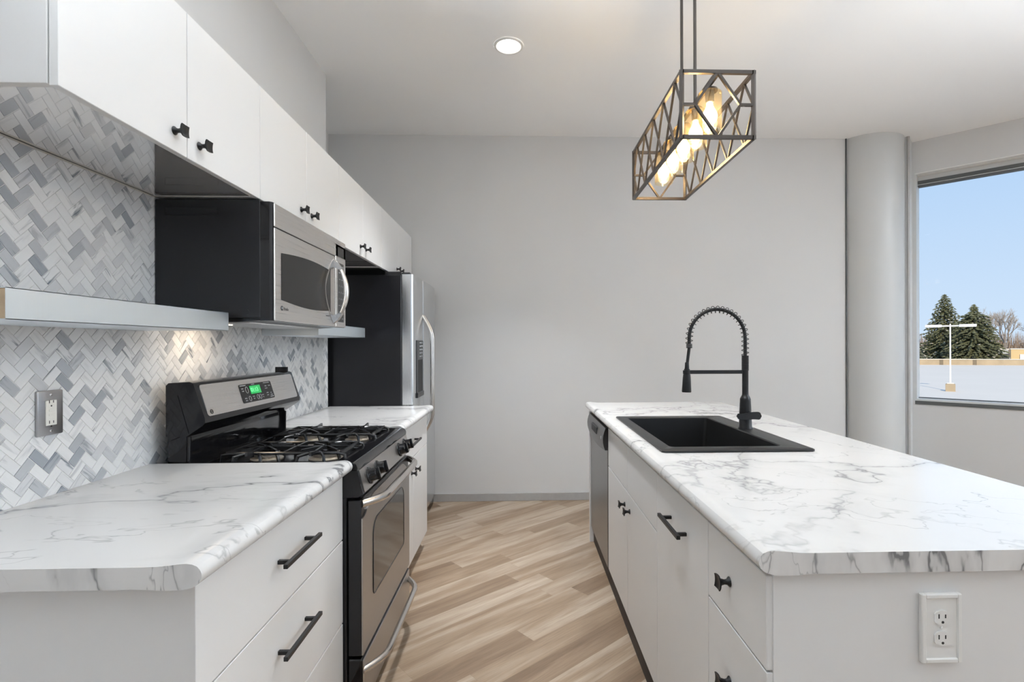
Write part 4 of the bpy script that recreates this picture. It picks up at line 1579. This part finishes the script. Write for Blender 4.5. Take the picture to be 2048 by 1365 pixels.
# ------------------------------------------------------------------ linear pendant
def pendant():
    cx, w, h = 0.752, 0.276, 0.247
    ya, yb, zt = 1.942, 2.762, 2.347
    zb = zt - h
    x0, x1 = cx - w / 2, cx + w / 2
    t = thing('pendant_light', 'bronze lattice-framed linear pendant with five amber glass shades, above the island', 'lamp', (cx, (ya + yb) / 2, CZ))
    bw = 0.0135
    f = MB()
    for x in (x0, x1):
        for z in (zt, zb):
            f.bar((x, ya - bw / 2, z), (x, yb + bw / 2, z), bw, bw)
        for y in (ya, yb):
            f.bar((x, y, zb - bw / 2), (x, y, zt + bw / 2), bw, bw)
    for y in (ya, yb):
        for z in (zt, zb):
            f.bar((x0, y, z), (x1, y, z), bw, bw)
    f.build('frame', M['bronze'], t)
    g = MB()
    zm = (zt + zb) / 2
    b2 = 0.0115
    for y in (ya, yb):
        d = 0.315 * w
        top, bot, lf, rt = (cx, y, zt), (cx, y, zb), (cx - d, y, zm), (cx + d, y, zm)
        for p, q in ((top, lf), (lf, bot), (bot, rt), (rt, top), (lf, (x0, y, zm)), (rt, (x1, y, zm))):
            g.bar(p, q, b2 * 0.8, b2, up=(0, 1, 0))
    n = 5
    pitch = (yb - ya) / n
    ys = [ya + pitch * (i + 0.5) for i in range(n)]
    b3 = 0.0085
    for x in (x0, x1):
        for i in range(n):
            for j in (i - 1, i + 1):
                if 0 <= j < n:
                    g.bar((x, ys[i], zt), (x, ys[j], zb), b3 * 0.7, b3, up=(1, 0, 0))
        for y, ye in ((ys[0], ya), (ys[-1], yb)):
            g.bar((x, y, zt), (x, ye, zm), b3 * 0.7, b3, up=(1, 0, 0))
            g.bar((x, y, zb), (x, ye, zm), b3 * 0.7, b3, up=(1, 0, 0))
    g.build('lattice', M['bronze'], t)
    MB().bar((cx, ya, zt - 0.002), (cx, yb, zt - 0.002), 0.018, 0.013).build('lamp_rail', M['bronze'], t)
    yc = (ya + yb) / 2
    for y in (2.195, 2.375):
        MB().tube([(cx - 0.0, y, zt), (cx, y, CZ - 0.02)], 0.0068, 14).build('rod', M['bronze'], t)
    MB().box((cx - 0.06, 2.285 - 0.17, CZ - 0.024), (cx + 0.06, 2.285 + 0.17, CZ), 0.003).build('canopy', M['bronze'], t)
    for y in ys:
        zs = zt - 0.010
        s = MB().lathe([(0.006, 0), (0.006, -0.012), (0.030, -0.016), (0.030, -0.024), (0.0175, -0.025), (0.0165, -0.068), (0.0125, -0.070)], (cx, y, zs), 'Z', 24)
        so = s.build('lamp_socket', M['bronze'], t)
        r, z1 = 0.046, zs - 0.026
        sh = MB().lathe([(0.020, 0.0), (r - 0.006, 0.0), (r, -0.006), (r, -0.155), (r - 0.0022, -0.155), (r - 0.0022, -0.007), (r - 0.008, -0.0022), (0.020, -0.0022)], (cx, y, z1), 'Z', 36, cap=False)
        sh.build('glass_shade', M['amber'], t)
        bl = MB().lathe([(0.0115, -0.069), (0.0118, -0.078), (0.016, -0.090), (0.024, -0.104), (0.0285, -0.118), (0.0285, -0.128), (0.024, -0.142), (0.014, -0.152), (0.003, -0.155)], (cx, y, zs), 'Z', 24)
        bl.build('bulb', M['bulb'], so)['label'] = 'glowing bulb'
        light('bulb_glow', 'POINT', (cx, y, zs - 0.12), 2.3, (1.0, 0.86, 0.66), radius=0.018)


pendant()


# ------------------------------------------------------------------ recessed lamp
def recessed(x, y, label, r=0.088, power=25):
    t = thing('recessed_light', label, 'lamp', (x, y, CZ))
    tr = MB().lathe([(r, -0.0005), (r - 0.002, -0.006), (r - 0.014, -0.008), (r - 0.020, -0.004), (r - 0.026, -0.001)], (x, y, CZ), 'Z', 48, cap=False)
    tr.build('trim_ring', M['white_plastic'], t)
    MB().lathe([(0.0005, -0.0022), (r - 0.018, -0.0012), (r - 0.018, -0.0006), (0.0005, -0.0006)], (x, y, CZ), 'Z', 48).build('lens', M['can_lens'], t)['label'] = 'lit white lens'
    light('recessed_lamp', 'AREA', (x, y, CZ - 0.012), power, (0.94, 0.965, 1.0), aim=(0, 0, -1), size=0.13, spread=R(85))


recessed(-0.062, 3.07, 'round white recessed light glowing in the ceiling', power=11)
recessed(-0.062, 1.55, 'added unseen recessed light above the aisle, nearer the camera than the visible one', power=2)  # this and the lamps below are added out of view to brighten the room
recessed(-0.062, 0.25, 'added unseen recessed light above the end of the aisle', power=0.3)
recessed(2.60, 1.30, 'added unseen recessed light beyond the island, on the window side', power=10)
recessed(4.60, -0.60, 'added unseen recessed light far out on the window side', power=9)


# ------------------------------------------------------------------ outside
GZ = -3.69
V1 = Vector((0.655, 0.755, 0))      # away from the house, through the window
M['snow'] = mat('snow', (0.76, 0.70, 0.615), 0.7, mottle=0.05, mscale=0.12)
M['conc'] = mat('tan_concrete', (0.40, 0.32, 0.22), 0.85, mottle=0.25, mscale=0.5)
M['conc_d'] = mat('dark_concrete', (0.20, 0.16, 0.11), 0.85)
M['white_paint'] = mat('white_painted_steel', (0.82, 0.82, 0.82), 0.5)
M['needle'] = mat('spruce_needles', (0.105, 0.110, 0.056), 0.8, mottle=0.45, mscale=0.8)
M['needle2'] = mat('pale_spruce_needles', (0.12, 0.13, 0.09), 0.8, mottle=0.4, mscale=0.8)
M['bark'] = mat('grey_bark', (0.23, 0.20, 0.175), 0.9)
M['twig'] = mat('winter_twigs', (0.30, 0.255, 0.215), 0.9, mottle=0.3, mscale=0.3)
M['brown_brush'] = mat('brown_brush', (0.25, 0.185, 0.14), 0.9, mottle=0.3, mscale=0.3)
M['dark_side'] = mat('dark_siding', (0.06, 0.06, 0.06), 0.7)
M['grey_side'] = mat('grey_siding', (0.42, 0.43, 0.43), 0.7)
M['tan_side'] = mat('tan_siding', (0.58, 0.44, 0.24), 0.8)

sg = MB().quad((-60, 4.9, GZ), (400, 4.9, GZ), (400, 400, GZ), (-60, 400, GZ)).build('snow_field', M['snow'])
tag(sg, 'flat snow-covered lot outside the window', 'snow', kind='structure')


def lot_wall():
    a, b = Vector((84, 130.0, GZ)), Vector((150, 111.5, GZ))
    t = thing('retaining_wall', 'low tan concrete wall along the far edge of the snowy lot', 'wall', (a + b) / 2)
    up = Vector((0, 0, 1))
    MB().bar(a + up * 0.65, b + up * 0.65, 0.5, 1.30).build('wall_face', M['conc'], t)
    MB().bar(a + up * 1.38, b + up * 1.38, 0.75, 0.16).build('snow_cap', M['snow'], t)
    L = (b - a).length
    d = (b - a) / L
    for s in (20.5, 27.5, 38.2, 40.2, 47.0, 54.0):
        p = a + d * s - V1 * 0.3
        MB().bar(p + up * 0.0, p + up * 1.28, 0.75, 0.35, up=V1).build('buttress', M['conc_d'], t)


lot_wall()


def lamp_post():
    b = Vector((46.02, 54.03, GZ))
    t = thing('parking_lot_light', 'white two-headed lamp post on a square tan base in the snow', 'lamp post', b)
    d = Vector((0.76, -0.65, 0))
    rot = Matrix.Translation(b) @ Matrix.Rotation(math.atan2(d.y, d.x), 4, 'Z')
    MB().box((-0.42, -0.42, -0.05), (0.42, 0.42, 0.78), 0.02, mtx=rot).build('base', M['conc'], t)
    MB().box((-0.30, -0.30, 0.78), (0.30, 0.30, 0.90), 0.03, mtx=rot).build('snow_cap', M['snow'], t)
    MB().box((-0.062, -0.062, 0.85), (0.062, 0.062, 7.22), 0.01, mtx=rot).build('pole', M['white_paint'], t)
    for s in (-1, 1):
        a = MB().box((s * 0.08, -0.05, 6.92), (s * 0.80, 0.05, 7.06), 0.01, mtx=rot).build('arm', M['white_paint'], t)
        MB().box((s * 0.72, -0.28, 6.86), (s * 2.15, 0.28, 7.14), 0.03, mtx=rot).build('lamp_head', M['white_paint'], a)


lamp_post()


def conifer(loc, height, radius, m, label, seed, top_bare=False, layers=40):
    rr = random.Random(seed)
    loc = Vector(loc)
    t = thing('spruce_tree', label, 'tree', loc, 'spruces beyond the lot')
    MB().tube([loc, loc + Vector((0, 0, height * 0.5)), loc + Vector((0, 0, height))], [0.35, 0.2, 0.03], 8).build('trunk', M['bark'], t)
    b = MB()
    for i in range(layers):
        f_ = i / (layers - 1)
        z = height * (0.02 + 0.96 * f_)
        prof = (1 - f_) ** 0.72 if not top_bare else min(1.0, 1.25 * (1 - f_) ** 0.55)
        rad = radius * prof * rr.uniform(0.82, 1.1) + 0.15
        if top_bare and f_ > 0.86:
            rad *= 0.45
        k_n = max(5, int(18 * rad / radius + 4))
        for k in range(k_n):
            a = 2 * PI * k / k_n + rr.uniform(-0.25, 0.25) + i * 0.7
            d = Vector((math.cos(a), math.sin(a), 0))
            s = Vector((-d.y, d.x, 0))
            L = rad * rr.uniform(0.72, 1.12)
            z0 = loc.z + z
            m_ = max(2, int(L / 0.75))
            for q in range(1, m_ + 1):
                e = q / m_
                if e < 0.3 and rad > 2:
                    continue
                p = Vector((loc.x, loc.y, z0)) + d * L * e + Vector((0, 0, -0.35 * L * e * e + 0.12 * L * e ** 3 + rr.uniform(-.12, .12)))
                wdt = (0.30 + 0.55 * (1 - e)) * min(1.0, 0.35 + rad / 4.0) * rr.uniform(0.7, 1.3)
                ln_ = 0.55 * rr.uniform(0.7, 1.3)
                dr = rr.uniform(-0.35, -0.05)
                v0 = p - d * ln_ * 0.6 + Vector((0, 0, 0.10))
                v1 = p + s * wdt + Vector((0, 0, dr * 0.6))
                v2 = p + d * ln_ + Vector((0, 0, dr))
                v3 = p - s * wdt + Vector((0, 0, dr * 0.6))
                v4 = p + Vector((0, 0, 0.16))
                v5 = p + Vector((0, 0, -0.28))
                b._add([v0, v1, v2, v3, v4, v5], [[0, 1, 4], [1, 2, 4], [2, 3, 4], [3, 0, 4], [1, 0, 5], [2, 1, 5], [3, 2, 5], [0, 3, 5]])
    b.build('foliage', m, t, recalc=False)
    sn = MB()
    for k in range(70):
        f_ = rr.random() ** 1.6 * 0.8
        a = rr.uniform(0, 2 * PI)
        rad = radius * (1 - f_) ** 0.75 * rr.uniform(0.75, 1.02)
        p = loc + Vector((math.cos(a) * rad, math.sin(a) * rad, height * f_ + 0.1))
        e = rr.uniform(0.10, 0.28)
        sn.box(p - Vector((e, e, 0.06)), p + Vector((e, e, 0.10)), 0.05)
    sn.build('snow', M['snow'], t)['label'] = 'snow lying on branches'


conifer((125.8, 149.7, GZ), 20.1, 7.4, M['needle'], 'taller dark spruce with a pointed top behind the lamp post', 3, layers=44)
conifer((119.0, 132.2, GZ), 15.6, 5.7, M['needle'], 'broad dark spruce with a thin bare tip, beside the taller spruce', 5, True, 42)
conifer((104.2, 136.5, GZ), 9.3, 5.4, M['needle2'], 'low pale spruce half hidden by the window casing', 9, layers=28)


def bare_tree(loc, height, label, seed, spread=0.55, depth=6):
    rr = random.Random(seed)
    loc = Vector(loc)
    t = thing('bare_tree', label, 'tree', loc, 'leafless trees beyond the lot')
    b, tw = MB(), MB()

    def grow(p, d, L, r, lev):
        q = p + d * L
        (b if lev > 2 else tw).tube([p, (p + q) / 2 + Vector((rr.uniform(-1, 1), rr.uniform(-1, 1), 0)) * L * 0.05, q], [r, r * 0.85, r * 0.68], 3 if lev <= 2 else 6, caps=False)
        if lev == 0:
            return
        for k in range(3 if lev > 1 else 4):
            a = rr.uniform(0, 2 * PI)
            sp = rr.uniform(0.35, 1.0) * spread
            e1 = d.orthogonal().normalized()
            e2 = d.cross(e1)
            nd = (d + (e1 * math.cos(a) + e2 * math.sin(a)) * sp * 1.15 + Vector((0, 0, 0.12))).normalized()
            grow(q if k < 2 else p + d * L * rr.uniform(0.5, 0.9), nd, L * rr.uniform(0.62, 0.84), max(0.022, r * 0.62), lev - 1)

    grow(loc, Vector((rr.uniform(-.05, .05), rr.uniform(-.05, .05), 1)).normalized(), height * 0.27, height * 0.020, depth)
    b.build('trunk', M['bark'], t, recalc=False)
    tw.build('twig', M['twig'], t, recalc=False)


bare_tree((157.5, 163.5, GZ), 19.5, 'wide leafless tree just beyond the broad spruce, above the roofs', 11)
bare_tree((160.0, 151.5, GZ), 17.5, 'leafless tree with a forked trunk at the edge of the view, over the tan building', 14)
bare_tree((112.0, 162.0, GZ), 15.5, 'faint leafless tree behind the low pale spruce by the window casing', 17)
bare_tree((176.0, 190.0, GZ), 19.0, 'distant leafless tree showing between the broad spruce and the forked tree', 23)


def thicket():
    rr = random.Random(4)
    b = MB()
    for k in range(3500):
        s = rr.uniform(-30, 34)
        p = Vector((186, 196, GZ)) + Vector((0.755, -0.655, 0)) * s + V1 * rr.uniform(-4, 8)
        h = rr.uniform(3, 10)
        q = p + Vector((rr.uniform(-1.1, 1.1), rr.uniform(-1.1, 1.1), h))
        b.tube([p, q], [0.08, 0.03], 3, caps=False)
    o = b.build('brush_thicket', M['brown_brush'], recalc=False)
    tag(o, 'brown leafless brush massed below the bare trees', 'brush', kind='stuff')


thicket()


def far_buildings():
    def bx(p0, w, d, h, name, label, m, roof):
        c = Vector(p0)
        t = thing(name, label, 'building', c)
        rot = Matrix.Translation(c) @ Matrix.Rotation(R(-41), 4, 'Z')
        MB().box((0, 0, 0), (w, d, h), 0, mtx=rot).build('wall', m, t)
        MB().box((-0.15, -0.15, h), (w + 0.15, d + 0.15, h + 0.28), 0.05, mtx=rot).build('snow_roof', M['snow'], t)
        return t, rot
    t, rot = bx((137.2, 146.0, GZ), 3.2, 3.0, 3.45, 'storage_shed', 'grey and dark shed with a snowy roof beside the broad spruce', M['grey_side'], None)
    MB().box((0.0, -0.06, 0.0), (3.4, 0.0, 2.3), mtx=rot).build('shed_front', M['dark_side'], t)
    t, rot = bx((142.6, 146.2, GZ), 9.5, 4.0, 3.5, 'flat_building', 'tan flat-roofed building with a snowy roof below the bare trees', M['tan_side'], None)
    MB().box((1.9, -0.3, 0.5), (3.4, -0.02, 2.1), 0.03, mtx=rot).build('white_unit', M['white_paint'], t)
    MB().box((3.6, -0.2, 0.3), (8.6, -0.02, 1.5), 0.03, mtx=rot).build('dark_strip', M['dark_side'], t)
    for x_, z_ in ((3.6, 3.55), (-3.6, 3.5)):
        MB().lathe([(0.55, 0.0), (0.62, 0.3), (0.40, 0.75), (0.05, 0.85)], rot @ Vector((x_, 1.5, z_ if x_ > 0 else 3.3)), 'Z', 14).build('roof_fan', M['white_paint'], t)


far_buildings()

# tidy up: the loose first copies of knobs and pulls, and the helper property
for o in protos:
    bpy.data.objects.remove(o)
for o in bpy.data.objects:
    if '_o' in o:
        del o['_o']
